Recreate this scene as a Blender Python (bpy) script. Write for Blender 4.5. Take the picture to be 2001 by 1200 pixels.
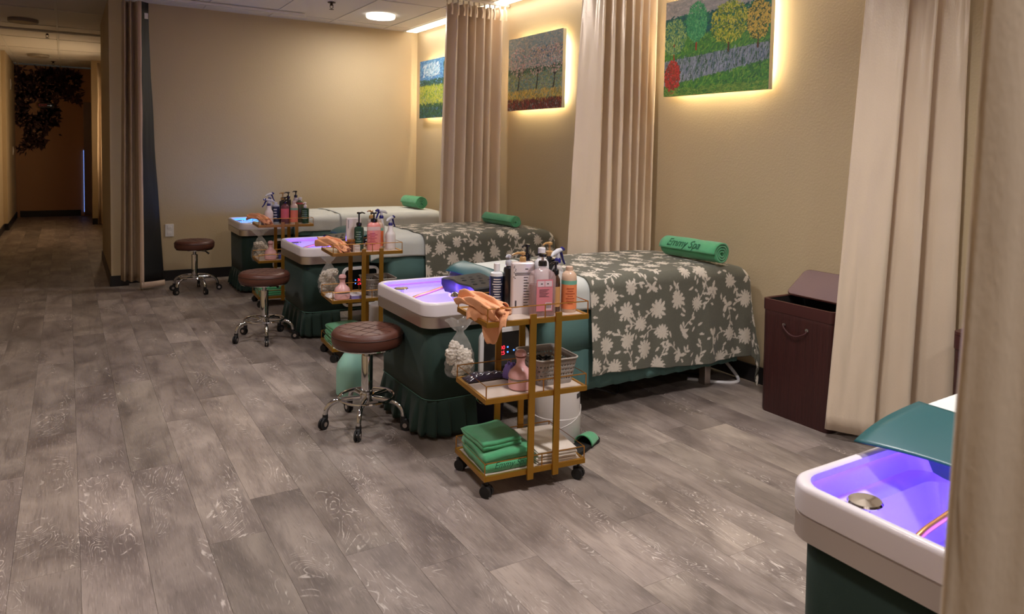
import bpy, bmesh, math, random
import numpy as np
from mathutils import Vector, Matrix, Euler, noise
random.seed(7); rng = np.random.default_rng(7)
for o in list(bpy.data.objects): bpy.data.objects.remove(o)
C = bpy.context.scene.collection
S = bpy.context.scene
PI = math.pi

# ------------------------------------------------------------------ camera
CAMH = 1.301
f_px, cy_px, pitch, yaw, roll = 1416.1, 375.9, 0.05616, 0.55101, 0.0204
def cam_axes():
    cy, sy = math.cos(yaw), math.sin(yaw); cp, sp = math.cos(pitch), math.sin(pitch); cr, sr = math.cos(roll), math.sin(roll)
    M = Matrix(((cr, -sr, 0), (sr, cr, 0), (0, 0, 1))) @ Matrix(((1, 0, 0), (0, cp, -sp), (0, sp, cp)))
    return [M @ Vector(v) for v in ((cy, 0, sy), (-sy, 0, cy), (0, -1, 0))]
AX = cam_axes()
cam_d = bpy.data.cameras.new('camera'); cam = bpy.data.objects.new('camera', cam_d); C.objects.link(cam)
right = Vector((AX[0][0], AX[1][0], AX[2][0])); down = Vector((AX[0][1], AX[1][1], AX[2][1])); fwd = Vector((AX[0][2], AX[1][2], AX[2][2]))
Mc = Matrix((right, -down, -fwd)).transposed().to_4x4(); Mc.translation = (0, 0, CAMH)
cam.matrix_world = Mc
cam_d.sensor_width = 36; cam_d.lens = f_px / 2001 * 36; cam_d.shift_y = (cy_px - 600) / 2001; cam_d.clip_start = 0.02
cam_d.dof.use_dof = True; cam_d.dof.focus_distance = 3.2; cam_d.dof.aperture_fstop = 7.0
S.camera = cam

# ------------------------------------------------------------------ world, exposure, lights
w = bpy.data.worlds.new('world'); S.world = w; w.use_nodes = True
w.node_tree.nodes['Background'].inputs[0].default_value = (1.0, 0.85, 0.7, 1); w.node_tree.nodes['Background'].inputs[1].default_value = 0.02
S.view_settings.view_transform = 'Standard'; S.view_settings.look = 'None'; S.view_settings.gamma = 1; S.view_settings.use_curve_mapping = False
S.view_settings.exposure = 0.15
WARM = (1.0, 0.92, 0.82); NEUT = (1.0, 0.95, 0.93)
def area(name, loc, power, col, sx, sy=None, rot=(0, 0, 0), shape='DISK', spread=180):
    l = bpy.data.lights.new(name, 'AREA'); l.energy = power; l.color = col; l.shape = shape; l.size = sx; l.size_y = sy or sx
    l.spread = math.radians(spread)
    o = bpy.data.objects.new(name, l); C.objects.link(o); o.location = loc; o.rotation_euler = rot; return o
# the round ceiling lamps that are on (one is in view, the others are over the near stations and behind the camera, plus an unseen one added to brighten the floor by the stools)
LAMP_ON = [(2.66, 6.76, 17, WARM, 180), (1.75, 3.3, 16, NEUT, 180), (1.75, 1.35, 26, NEUT, 140), (0.25, 1.85, 8, NEUT, 130), (0.25, 4.3, 11, NEUT, 150), (0.9, -0.6, 19, NEUT, 180)]
for x, y, p, c, sp in LAMP_ON: area('ceiling_lamp_light', (x, y, 2.565), p, c, 0.24, spread=sp)
area('corridor_fill', (.58, 12.0, 1.5), 30, (1.0, .90, .80), 1.2, 1.6, rot=(0, -PI/2, 0), shape='RECTANGLE')  # added area light that lifts the dark corridor
area('strip_light_glow', (3.285, 4.2, 2.585), 10, WARM, 0.10, 6.4, shape='RECTANGLE')

# ------------------------------------------------------------------ helpers
def lin(c):
    return tuple(((v/255)/12.92 if v/255 <= 0.04045 else ((v/255+0.055)/1.055)**2.4) for v in c)
MATS = {}
def mat(name, col=(200, 200, 200), rough=0.5, metal=0, spec=0.5, bump=0, bscale=50, emit=None, estr=0, alpha=1, trans=0, var=0, vscale=8, sheen=0, coat=0, aniso=0, bstretch=None, subs=0):
    if name in MATS: return MATS[name]
    m = bpy.data.materials.new(name); m.use_nodes = True; nt = m.node_tree; b = nt.nodes['Principled BSDF']
    c = lin(col); b.inputs['Base Color'].default_value = (*c, 1); b.inputs['Roughness'].default_value = rough; b.inputs['Metallic'].default_value = metal
    b.inputs['Specular IOR Level'].default_value = spec; b.inputs['Alpha'].default_value = alpha; b.inputs['Transmission Weight'].default_value = trans
    b.inputs['Sheen Weight'].default_value = sheen; b.inputs['Coat Weight'].default_value = coat
    if aniso: b.inputs['Anisotropic'].default_value = aniso
    if subs: b.inputs['Subsurface Weight'].default_value = subs; b.inputs['Subsurface Scale'].default_value = .02
    if emit: b.inputs['Emission Color'].default_value = (*lin(emit), 1); b.inputs['Emission Strength'].default_value = estr
    tc = nt.nodes.new('ShaderNodeTexCoord')
    src = tc.outputs['Object']
    if bstretch:
        mp = nt.nodes.new('ShaderNodeMapping'); mp.inputs['Scale'].default_value = bstretch; nt.links.new(src, mp.inputs[0]); src = mp.outputs[0]
    if bump:
        n = nt.nodes.new('ShaderNodeTexNoise'); n.inputs['Scale'].default_value = bscale; n.inputs['Detail'].default_value = 5; nt.links.new(src, n.inputs['Vector'])
        bp = nt.nodes.new('ShaderNodeBump'); bp.inputs['Strength'].default_value = bump; bp.inputs['Distance'].default_value = 0.01
        nt.links.new(n.outputs['Fac'], bp.inputs['Height']); nt.links.new(bp.outputs[0], b.inputs['Normal'])
    if var:
        n = nt.nodes.new('ShaderNodeTexNoise'); n.inputs['Scale'].default_value = vscale; n.inputs['Detail'].default_value = 6; nt.links.new(src, n.inputs['Vector'])
        r = nt.nodes.new('ShaderNodeMapRange'); r.inputs[1].default_value = .3; r.inputs[2].default_value = .7; r.inputs[3].default_value = 1-var; r.inputs[4].default_value = 1+var
        nt.links.new(n.outputs['Fac'], r.inputs[0])
        h = nt.nodes.new('ShaderNodeHueSaturation'); h.inputs['Color'].default_value = (*c, 1); nt.links.new(r.outputs[0], h.inputs['Value']); nt.links.new(h.outputs[0], b.inputs['Base Color'])
    MATS[name] = m; return m

def attr_mat(name, rough=0.7, bump=0, bscale=300, sheen=0, coat=0):
    m = mat(name, (128, 128, 128), rough, bump=bump, bscale=bscale, sheen=sheen, coat=coat); nt = m.node_tree
    a = nt.nodes.new('ShaderNodeAttribute'); a.attribute_name = 'col'; nt.links.new(a.outputs['Color'], nt.nodes['Principled BSDF'].inputs['Base Color']); return m

class B:
    def __init__(s): s.v = []; s.f = []; s.mi = []; s.cur = 0
    def add(s, vs, fs):
        k = len(s.v); s.v += [tuple(v) for v in vs]; s.f += [tuple(i+k for i in f) for f in fs]; s.mi += [s.cur]*len(fs); return s
    def box(s, c, d, bev=0, rot=None):
        bm = bmesh.new(); bmesh.ops.create_cube(bm, size=1); bmesh.ops.scale(bm, vec=d, verts=bm.verts)
        if bev: bmesh.ops.bevel(bm, geom=bm.edges[:], offset=bev, segments=2, affect='EDGES', profile=.6)
        if rot: bmesh.ops.rotate(bm, matrix=Euler(rot).to_matrix(), verts=bm.verts)
        bmesh.ops.translate(bm, vec=c, verts=bm.verts); s.bm(bm); return s
    def bm(s, bm):
        bm.verts.ensure_lookup_table(); bm.verts.index_update()
        s.add([v.co[:] for v in bm.verts], [[v.index for v in f.verts] for f in bm.faces]); bm.free()
    def tube(s, pts, r, n=10, closed=False, cap=True):
        pts = [Vector(p) for p in pts]; N = len(pts); rr = r if isinstance(r, (list, tuple)) else [r]*N
        up = Vector((0, 0, 1)); vs = []; prev = None
        for i, p in enumerate(pts):
            a = pts[(i-1) % N] if (closed or i > 0) else p; b = pts[(i+1) % N] if (closed or i < N-1) else p
            t = (b-a).normalized()
            if prev is None:
                u = t.cross(up); u = u if u.length > .05 else t.cross(Vector((1, 0, 0))); u.normalize()
            else:
                u = prev - t*prev.dot(t); u.normalize()
            prev = u; v = t.cross(u)
            for k in range(n):
                an = 2*PI*k/n; vs.append(p + (u*math.cos(an)+v*math.sin(an))*rr[i])
        fs = []; M = N if closed else N-1
        for i in range(M):
            for k in range(n):
                a = i*n+k; b = i*n+(k+1) % n; c = ((i+1) % N)*n+(k+1) % n; d = ((i+1) % N)*n+k; fs.append((a, b, c, d))
        if cap and not closed: fs.append(tuple(range(n))[::-1]); fs.append(tuple((N-1)*n+k for k in range(n)))
        return s.add(vs, fs)
    def lathe(s, prof, n=28, c=(0, 0, 0), sx=1, sy=1, wob=0):
        vs = []; fs = []
        for r, z in prof:
            for k in range(n):
                a = 2*PI*k/n; vs.append((c[0]+r*math.cos(a)*sx, c[1]+r*math.sin(a)*sy, c[2]+z))
        for i in range(len(prof)-1):
            for k in range(n):
                fs.append((i*n+k, i*n+(k+1) % n, (i+1)*n+(k+1) % n, (i+1)*n+k))
        if prof[0][0] > 1e-4: fs.append(tuple(range(n))[::-1])
        if prof[-1][0] > 1e-4: fs.append(tuple((len(prof)-1)*n+k for k in range(n)))
        return s.add(vs, fs)
    def rings(s, rings, closed=True, cap0=False, cap1=False):
        n = len(rings[0]); vs = [p for r in rings for p in r]; fs = []
        for i in range(len(rings)-1):
            for k in range(n if closed else n-1):
                fs.append((i*n+k, i*n+(k+1) % n, (i+1)*n+(k+1) % n, (i+1)*n+k))
        if cap0: fs.append(tuple(range(n))[::-1])
        if cap1: fs.append(tuple((len(rings)-1)*n+k for k in range(n)))
        return s.add(vs, fs)
    def prism(s, pts, z0, z1):
        n = len(pts); return s.rings([[(x, y, z0) for x, y in pts], [(x, y, z1) for x, y in pts]], cap0=True, cap1=True)
    def build(s, name, m, parent=None, smooth=True, solid=0, subd=0, bevel=0, fix=True, angle=40):
        me = bpy.data.meshes.new(name); me.from_pydata(s.v, [], s.f)
        if fix:
            bm = bmesh.new(); bm.from_mesh(me); bmesh.ops.remove_doubles(bm, verts=bm.verts, dist=1e-6); bmesh.ops.recalc_face_normals(bm, faces=bm.faces); bm.to_mesh(me); bm.free()
        ms = m if isinstance(m, list) else [m]
        for q in ms: me.materials.append(q)
        if len(ms) > 1 and not fix:
            me.polygons.foreach_set('material_index', s.mi)
        if smooth:
            me.polygons.foreach_set('use_smooth', [True]*len(me.polygons))
            try: me.set_sharp_from_angle(angle=math.radians(angle))
            except Exception: pass
        o = bpy.data.objects.new(name, me); C.objects.link(o)
        if parent: o.parent = parent
        if solid: md = o.modifiers.new('solid', 'SOLIDIFY'); md.thickness = solid; md.offset = 0
        if subd: md = o.modifiers.new('sub', 'SUBSURF'); md.levels = subd; md.render_levels = subd
        return o

def tag(o, label=None, cat=None, group=None, kind=None):
    if label: o['label'] = label
    if cat: o['category'] = cat
    if group: o['group'] = group
    if kind: o['kind'] = kind
    return o
def empty(name, loc=(0, 0, 0), rz=0, label=None, cat=None, group=None):
    o = bpy.data.objects.new(name, None); o.empty_display_size = .05; C.objects.link(o); o.location = loc; o.rotation_euler = (0, 0, rz)
    return tag(o, label, cat, group)
def copy_tree(o, parent=None):
    c = o.copy(); C.objects.link(c); c.parent = parent
    for ch in list(o.children): copy_tree(ch, c)
    return c
def rrect(x0, x1, y0, y1, r, n=6, z=0):
    pts = []
    for cx, cy, a0 in ((x1-r, y0+r, -PI/2), (x1-r, y1-r, 0), (x0+r, y1-r, PI/2), (x0+r, y0+r, PI)):
        for k in range(n+1):
            a = a0+PI/2*k/n; pts.append((cx+r*math.cos(a), cy+r*math.sin(a), z))
    return pts
def crom(P, k=8, closed=False):
    P = [Vector(p) for p in P]; out = []; N = len(P)
    for i in range(N-1):
        p0 = P[max(i-1, 0)]; p1 = P[i]; p2 = P[i+1]; p3 = P[min(i+2, N-1)]
        for j in range(k):
            t = j/k; out.append(.5*((2*p1)+(p2-p0)*t+(2*p0-5*p1+4*p2-p3)*t*t+(3*p1-p0-3*p2+p3)*t**3))
    out.append(P[-1]); return out
def text_geo(s, size, shear=0, spacing=1):
    cu = bpy.data.curves.new('t', 'FONT'); cu.body = s; cu.size = size; cu.align_x = 'CENTER'; cu.align_y = 'CENTER'; cu.shear = shear; cu.space_character = spacing
    o = bpy.data.objects.new('t', cu); C.objects.link(o); bpy.context.view_layer.update()
    me = bpy.data.meshes.new_from_object(o.evaluated_get(bpy.context.evaluated_depsgraph_get()))
    vs = [v.co.copy() for v in me.vertices]; fs = [tuple(p.vertices) for p in me.polygons]
    bpy.data.objects.remove(o); bpy.data.meshes.remove(me); bpy.data.curves.remove(cu); return vs, fs
def grid_mesh(name, P, col, m, parent=None, solid=0, smooth=True):
    """P: (ny,nx,3) numpy array of points, col: (ny,nx,3) linear colours"""
    ny, nx = P.shape[:2]; me = bpy.data.meshes.new(name)
    idx = np.arange(ny*nx).reshape(ny, nx); q = np.stack([idx[:-1, :-1], idx[:-1, 1:], idx[1:, 1:], idx[1:, :-1]], -1).reshape(-1, 4)
    me.vertices.add(ny*nx); me.vertices.foreach_set('co', P.reshape(-1).astype(np.float32))
    me.loops.add(q.size); me.loops.foreach_set('vertex_index', q.reshape(-1).astype(np.int32))
    me.polygons.add(len(q)); me.polygons.foreach_set('loop_start', (np.arange(len(q))*4).astype(np.int32))
    me.update(calc_edges=True)
    if smooth: me.polygons.foreach_set('use_smooth', [True]*len(q))
    if col is not None:
        a = me.color_attributes.new('col', 'FLOAT_COLOR', 'POINT'); c4 = np.ones((ny*nx, 4), np.float32); c4[:, :3] = col.reshape(-1, 3); a.data.foreach_set('color', c4.reshape(-1))
    me.materials.append(m); o = bpy.data.objects.new(name, me); C.objects.link(o); o.parent = parent
    if solid: md = o.modifiers.new('solid', 'SOLIDIFY'); md.thickness = solid; md.offset = 0
    return o

# ------------------------------------------------------------------ materials
M_wall = mat('wall_paint', (190, 170, 137), .62, bump=.12, bscale=90, var=.02, vscale=2)
M_base = mat('black_baseboard', (30, 27, 28), .4)
M_tile = mat('ceiling_tile', (226, 220, 212), .9, bump=.35, bscale=160, var=.06, vscale=220)
M_tbar = mat('ceiling_grid', (222, 218, 210), .5)
M_white = mat('white_plastic', (228, 224, 224), .22, coat=.3)
M_shell = mat('basin_shell', (222, 214, 218), .3, coat=.15)
M_steel = mat('brushed_steel', (214, 206, 200), .3, metal=1, aniso=.5)
M_chrome = mat('chrome', (205, 205, 205), .08, metal=1)
M_gold = mat('gold_metal', (178, 130, 48), .38, metal=.75)
M_goldrod = mat('gold_rod', (186, 132, 62), .35, metal=.8)
M_black = mat('black_plastic', (22, 21, 24), .4)
M_rubber = mat('black_rubber', (18, 17, 18), .6)
M_leather = mat('brown_leather', (88, 50, 38), .42, bump=.1, bscale=220, var=.08)
M_skirt = mat('dark_green_cloth', (20, 48, 40), .75, bump=.12, bscale=400, sheen=.1)
M_teal = mat('teal_cloth', (86, 120, 116), .8, bump=.12, bscale=400, var=.04)
M_vinyl = mat('teal_vinyl', (12, 78, 84), .38)
M_sheet = mat('white_sheet', (206, 208, 203), .85, bump=.1, bscale=60, var=.02)
M_hem = mat('seam_thread', (78, 120, 108), .7)
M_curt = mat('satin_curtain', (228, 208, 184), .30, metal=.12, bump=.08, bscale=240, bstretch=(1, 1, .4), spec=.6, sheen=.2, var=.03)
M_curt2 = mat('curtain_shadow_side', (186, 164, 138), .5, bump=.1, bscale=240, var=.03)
M_lining = mat('blackout_lining', (17, 17, 19), .55)
M_curthem = mat('curtain_hem', (205, 178, 156), .6)
M_towel = mat('green_towel', (84, 176, 122), .95, bump=.5, bscale=500, var=.07, vscale=30, sheen=.4)
M_hamper = mat('dark_bamboo', (58, 24, 22), .45, bump=.25, bscale=14, bstretch=(12, 12, .4), var=.22, vscale=10)
M_hampin = mat('hamper_liner', (22, 18, 18), .8)
M_hamplid = mat('hamper_lid_cloth', (112, 88, 92), .6, bump=.1, bscale=200)
M_navy = mat('navy_plastic', (32, 42, 72), .4)
M_marble = mat('marble_shelf', (206, 188, 174), .2, var=.05, vscale=9, coat=.3)
M_thread = mat('dark_embroidery', (24, 92, 62), .7)
M_navybag = mat('navy_bag', (26, 24, 52), .6, bump=.2, bscale=30)

# ------------------------------------------------------------------ the room
XL, XW, YB, ZC = -0.80, 3.375, 7.586, 2.61
YN = -3.0; YE = 15.0; XC = 0.33
def wallbox(name, x0, x1, y0, y1, z0=0, z1=ZC, m=M_wall):
    return tag(B().box(((x0+x1)/2, (y0+y1)/2, (z0+z1)/2), (x1-x0, y1-y0, z1-z0)).build(name, m, smooth=False), kind='structure')
wallbox('wall_right', XW, XW+.1, YN, YB+.1)
wallbox('wall_back', 0.46, XW, YB, YB+.1)
wallbox('wall_pillar', XC, 0.46, 7.47, 7.70)
wallbox('wall_corridor_right', XC, 0.42, 7.70, 9.3)
wallbox('wall_left', XL-.1, XL, YN, 12.85)
wallbox('wall_left_far', XL-.1, -0.75, 12.85, YE)
wallbox('wall_front', XL-.1, XW+.1, YN-.1, YN)
wallbox('wall_corridor_recess', 0.60, .7, 9.3, 13.35)
wallbox('wall_corridor_stub', 0.34, .7, 13.35, 13.6)
wallbox('wall_corridor_far_right', 0.62, .72, 13.6, YE)
wallbox('wall_end', XL-.1, .8, YE, YE+.1, m=mat('end_wall_paint', (172, 130, 98), .7, bump=.05, bscale=40))
def bboard(name, a, b, t=.012, h=.098):
    a = Vector(a); b = Vector(b); d = (b-a); L = d.length; ang = math.atan2(d.y, d.x); c = (a+b)/2
    o = B().box((0, 0, h/2), (L, t, h), .002).build(name, M_base, smooth=False); o.location = (c.x, c.y, 0); o.rotation_euler = (0, 0, ang); tag(o, kind='structure')
bboard('baseboard_back', (0.46, YB-.006, 0), (XW-.012, YB-.006, 0))
bboard('baseboard_pillar', (XC-.006, 7.464, 0), (0.472, 7.464, 0))
bboard('baseboard_pillar_side', (.466, 7.47, 0), (.466, YB-.012, 0))
bboard('baseboard_right', (XW-.006, YN+.01, 0), (XW-.006, YB-.012, 0))
bboard('baseboard_corridor_right', (XC-.006, 7.47, 0), (XC-.006, 9.3, 0))
bboard('baseboard_left', (XL+.006, YN+.01, 0), (XL+.006, 12.844, 0))
bboard('baseboard_left_step', (XL, 12.844, 0), (-.744, 12.844, 0))
bboard('baseboard_left_far', (-.744, 12.85, 0), (-.744, YE-.012, 0))
bboard('baseboard_end', (-.70, YE-.006, 0), (.2, YE-.006, 0), h=.11)
bboard('baseboard_stub', (.334, 13.344, 0), (.6, 13.344, 0))

# ceiling: grid, tiles
ceil = tag(B().box(((XL+XW)/2, (YN+YE)/2, ZC+.06), (XW-XL+.3, YE-YN+.3, .04)).build('ceiling', M_tbar, smooth=False), kind='structure')
gx = [-.80, -.69, -.08, .53, 1.14, 1.75, 2.36, 2.97, 3.20]
gy = [7.36-1.22*k for k in range(8, 0, -1)] + [7.36, YB]
gyc = [7.36+1.22*k for k in range(7)]
tcache = {}
def tile(x0, x1, y0, y1):
    k = (round(x1-x0, 3), round(y1-y0, 3))
    if k not in tcache:
        b = B().box((0, 0, .006), (k[0]-.022, k[1]-.022, .012), .003); o = b.build('ceiling_tile', M_tile, ceil, smooth=False); tcache[k] = o.data
    else:
        o = bpy.data.objects.new('ceiling_tile', tcache[k]); C.objects.link(o); o.parent = ceil
    o.location = ((x0+x1)/2, (y0+y1)/2, ZC+.002)
for i in range(len(gx)-1):
    for j in range(len(gy)-1): tile(gx[i], gx[i+1], gy[j], gy[j+1])
for j in range(len(gyc)-1):
    for x0, x1 in ((-.8, -.69), (-.69, -.08), (-.08, .53)):
        tile(x0, x1, gyc[j] if j else YB, gyc[j+1])
bars = B()
for x in gx: bars.box((x, (YN+YE)/2 if x < .54 else (YN+YB)/2, ZC-.0005), (.022, (YE-YN) if x < .54 else YB-YN, .005))
for y in gy: bars.box(((XL+XW)/2, y, ZC-.0005), (XW-XL, .02, .0048))
for y in gyc[1:]: bars.box(((XL+.6)/2, y, ZC-.0005), (1.4, .02, .0048))
bars.build('ceiling_grid_bars', M_tbar, ceil, smooth=False)
B().box((3.285, (YN+YB)/2, ZC+.035), (.17, YB-YN, .01)).build('light_cove', M_tbar, ceil, smooth=False)
# linear strip light in the cove beside the art wall
tag(B().box((3.285, 4.3, ZC-.004), (.12, 6.5, .008)).build('strip_light', mat('strip_glow', (255, 250, 240), .5, emit=(255, 242, 220), estr=3.0), smooth=False),
    'long white strip light in the ceiling along the painting wall', 'light')
# corridor ceiling box seam
tag(B().box((-.15, 10.25, ZC-.012), (1.2, .10, .022), .003).build('trim_1', M_tbar, smooth=False), kind='structure')

# floor: planks
floor = tag(B().box(((XL+XW)/2, (YN+YE)/2, -.03), (XW-XL+.4, YE-YN+.3, .04)).build('floor', mat('floor_joint', (78, 68, 64), .8), smooth=False), kind='structure')
def plank_mat():
    m = bpy.data.materials.new('grey_oak_plank'); m.use_nodes = True; nt = m.node_tree; N = nt.nodes; L = nt.links; b = N['Principled BSDF']
    tc = N.new('ShaderNodeTexCoord'); oi = N.new('ShaderNodeObjectInfo')
    vm = N.new('ShaderNodeVectorMath'); vm.operation = 'SCALE'; cmb = N.new('ShaderNodeCombineXYZ')
    mul = N.new('ShaderNodeMath'); mul.operation = 'MULTIPLY'; mul.inputs[1].default_value = 37.0; L.new(oi.outputs['Random'], mul.inputs[0])
    mul2 = N.new('ShaderNodeMath'); mul2.operation = 'MULTIPLY'; mul2.inputs[1].default_value = 91.0; L.new(oi.outputs['Random'], mul2.inputs[0])
    L.new(mul.outputs[0], cmb.inputs[0]); L.new(mul2.outputs[0], cmb.inputs[1]); L.new(mul.outputs[0], cmb.inputs[2])
    add = N.new('ShaderNodeVectorMath'); add.operation = 'ADD'; L.new(tc.outputs['Object'], add.inputs[0]); L.new(cmb.outputs[0], add.inputs[1])
    def noise(scale, st, det=4, dist=0):
        mp = N.new('ShaderNodeMapping'); mp.inputs['Scale'].default_value = st; L.new(add.outputs[0], mp.inputs[0])
        n = N.new('ShaderNodeTexNoise'); n.inputs['Scale'].default_value = scale; n.inputs['Detail'].default_value = det; n.inputs['Distortion'].default_value = dist; L.new(mp.outputs[0], n.inputs['Vector']); return n.outputs['Fac']
    def ramp(src, stops):
        r = N.new('ShaderNodeValToRGB'); e = r.color_ramp.elements
        e[0].position = stops[0][0]; e[0].color = (*[stops[0][1]]*3, 1); e[1].position = stops[-1][0]; e[1].color = (*[stops[-1][1]]*3, 1)
        for p, v in stops[1:-1]: q = e.new(p); q.color = (v, v, v, 1)
        L.new(src, r.inputs[0]); return r.outputs[0]
    # broad tone, streaks, fine fibres
    broad = noise(3.2, (1.6, .8, 1), 3, .6); streak = noise(9, (3.2, .35, 1), 5, .8); fine = noise(70, (4, .28, 1), 4, 0)
    # cathedral contour lines: sine of stretched smooth noise
    con = noise(1.5, (3.2, 1.1, 1), 3.0, .9)
    m1 = N.new('ShaderNodeMath'); m1.operation = 'MULTIPLY'; m1.inputs[1].default_value = 230; L.new(con, m1.inputs[0])
    m2 = N.new('ShaderNodeMath'); m2.operation = 'SINE'; L.new(m1.outputs[0], m2.inputs[0])
    lines = ramp(m2.outputs[0], [(.72, 0), (.98, 1)])
    maskc = ramp(noise(1.9, (4.5, 1.1, 1), 2, .5), [(.53, 0), (.62, 1)])
    brk = ramp(noise(60, (1, .6, 1), 3), [(.42, 0), (.6, 1)])
    mm = N.new('ShaderNodeMath'); mm.operation = 'MULTIPLY'; L.new(lines, mm.inputs[0]); L.new(maskc, mm.inputs[1])
    mm2 = N.new('ShaderNodeMath'); mm2.operation = 'MULTIPLY'; L.new(mm.outputs[0], mm2.inputs[0]); L.new(brk, mm2.inputs[1])
    # knots
    vo = N.new('ShaderNodeTexVoronoi'); vo.inputs['Scale'].default_value = 2.2; mpk = N.new('ShaderNodeMapping'); mpk.inputs['Scale'].default_value = (1.5, .6, 1); L.new(add.outputs[0], mpk.inputs[0]); L.new(mpk.outputs[0], vo.inputs['Vector'])
    knot = ramp(vo.outputs['Distance'], [(.0, 1), (.05, .6), (.09, 0)])
    # combine into value
    def lerp(a, b_, fac, mode='MIX'):
        x = N.new('ShaderNodeMix'); x.data_type = 'RGBA'; x.blend_type = mode
        if isinstance(fac, float): x.inputs['Factor'].default_value = fac
        else: L.new(fac, x.inputs['Factor'])
        for s_, i in ((a, 6), (b_, 7)):
            if isinstance(s_, tuple): x.inputs[i].default_value = (*s_, 1)
            else: L.new(s_, x.inputs[i])
        return x.outputs[2]
    base = lerp(lin((104, 93, 88)), lin((164, 151, 142)), ramp(broad, [(.3, 0), (.7, 1)]))
    base = lerp(base, lin((98, 87, 82)), ramp(streak, [(.52, 0), (.75, .55)]))
    base = lerp(base, lin((176, 164, 156)), ramp(fine, [(.55, 0), (.75, .45)]))
    base = lerp(base, lin((78, 68, 64)), ramp(fine, [(.25, .5), (.42, 0)]))
    base = lerp(base, lin((206, 196, 188)), ramp(mm2.outputs[0], [(0, 0), (1, .85)]))
    base = lerp(base, lin((62, 52, 48)), ramp(knot, [(0, 0), (1, .8)]))
    tone = lerp(base, oi.outputs['Color'], 1.0, 'MULTIPLY')
    L.new(tone, b.inputs['Base Color']); b.inputs['Roughness'].default_value = .42; b.inputs['Specular IOR Level'].default_value = .4
    rr = ramp(fine, [(.3, .38), (.7, .55)]); L.new(rr, b.inputs['Roughness'])
    bp = N.new('ShaderNodeBump'); bp.inputs['Strength'].default_value = .12; bp.inputs['Distance'].default_value = .004; L.new(fine, bp.inputs['Height']); L.new(bp.outputs[0], b.inputs['Normal'])
    return m
M_plank = plank_mat()
PW, PL = .18, 1.22
pc = {}
def plank(x0, x1, y0, y1, tone):
    k = (round(x1-x0, 3), round(y1-y0, 3))
    if k not in pc:
        o = B().box((0, 0, -.005), (k[0]-.0007, k[1]-.0007, .01), .0004).build('plank', M_plank, floor, smooth=False); pc[k] = o.data
    else: o = bpy.data.objects.new('plank', pc[k]); C.objects.link(o); o.parent = floor
    o.location = ((x0+x1)/2, (y0+y1)/2, 0); o.color = (tone, tone*rng.uniform(.98, 1.0), tone*rng.uniform(.96, 1.0), 1)
seed_end = {0: 3.197, 3: 2.714, 9: 1.912, 12: 2.36, -1: 6.18, 1: 4.397+.0, 2: 4.9, 4: 3.4, 5: 2.0, 6: 3.1, 7: 1.5, 8: 2.8}
tone_fix = {(0, 0): 1.28, (3, 1): 1.22, (1, 0): .95, (3, 0): .82, (2, 0): .92, (8, 0): 1.12, (9, 0): 1.05, (10, 0): 1.12, (9, 1): .82, (1, 1): .9, (0, 1): .95, (12, 1): 1.2}
for ci in range(-5, 19):
    x0 = .02+PW*ci; x1 = x0+PW
    x0c = max(x0, XL); x1c = min(x1, XW)
    if x1c-x0c < .01: continue
    e = seed_end.get(ci, 1+rng.uniform(0, PL)); kmin = math.floor((YN-e)/PL)
    yend = YE if x0c < .6 else YB
    k = kmin
    while e+k*PL < yend:
        y0 = max(e+k*PL, YN-.02) if True else 0; y1 = min(e+(k+1)*PL, yend)
        if y1 > -1.2 and y1-y0 > .02:
            t = tone_fix.get((ci, -k-1 if k < 0 else k)) if False else None
            kk = k+1   # row index: 0 is the plank ending at e
            t = tone_fix.get((ci, kk), float(rng.choice([.84, .90, .96, 1.0, 1.05, 1.16])))
            plank(x0c, x1c, y0, y1, t)
        k += 1

# corridor end: mural, door, signs
def leaf(b, x, z, a, L, wd):
    c, s = math.cos(a), math.sin(a)
    pts = [(0, 0), (.35*L, wd/2), (L, 0), (.35*L, -wd/2)]
    b.add([(x+px*c-pz*s, 0, z+px*s+pz*c) for px, pz in pts], [(0, 1, 2, 3)])
mb = [B(), B()]
for i in range(3400):
    x = random.uniform(-.74, .22); z = random.uniform(.95, 2.56)
    d = noise.noise(Vector((x*3.2, z*3.2, 2)))+.5*noise.noise(Vector((x*8, z*8, 5)))
    low = 1.95-.25*math.sin((x-.2)*3) if x > -.12 else 1.18+.5*max(0, x+.45)
    low += .16*noise.noise(Vector((x*7, z*3, 0)))
    if z < low: continue
    if d > (.34 if z > 1.9 else .14): continue
    leaf(mb[i % 2], x, z, random.uniform(0, 2*PI), random.uniform(.05, .11), random.uniform(.02, .045))
mu = empty('wall_mural', (0, YE-.004, 0), label='dark painted foliage mural covering the upper corridor end wall', cat='mural')
mb[0].build('dark_leaves', mat('mural_dark', (50, 38, 44), .8), mu, smooth=False, fix=False, solid=.001)['kind'] = 'stuff'
o = mb[1].build('purple_leaves', mat('mural_purple', (84, 60, 62), .8), mu, smooth=False, fix=False, solid=.001); o['kind'] = 'stuff'; o.location.y = -.002
dr = empty('door_1', (.34, YE, 0)); dr['kind'] = 'structure'
B().box((0, -.02, 1.02), (.17, .04, 2.0), .003).build('door_panel', mat('door_paint', (120, 104, 100), .5), dr, smooth=False)
B().box((-.088, -.012, .62), (.006, .01, 1.1)).build('light_gap', mat('door_gap_glow', (150, 180, 255), .5, emit=(120, 160, 255), estr=1.2), dr, smooth=False)
es = empty('exit_sign', (-.30, YE-.09, 1.93), label='small dark exit sign with an arrow at the corridor end', cat='sign')
B().box((0, 0, 0), (.23, .03, .085), .004).build('sign_box', M_black, es, smooth=False)
B().tube([(0, 0, .04), (0, 0, ZC-1.93)], .006, 8).build('hanging_rod', M_black, es)
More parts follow.
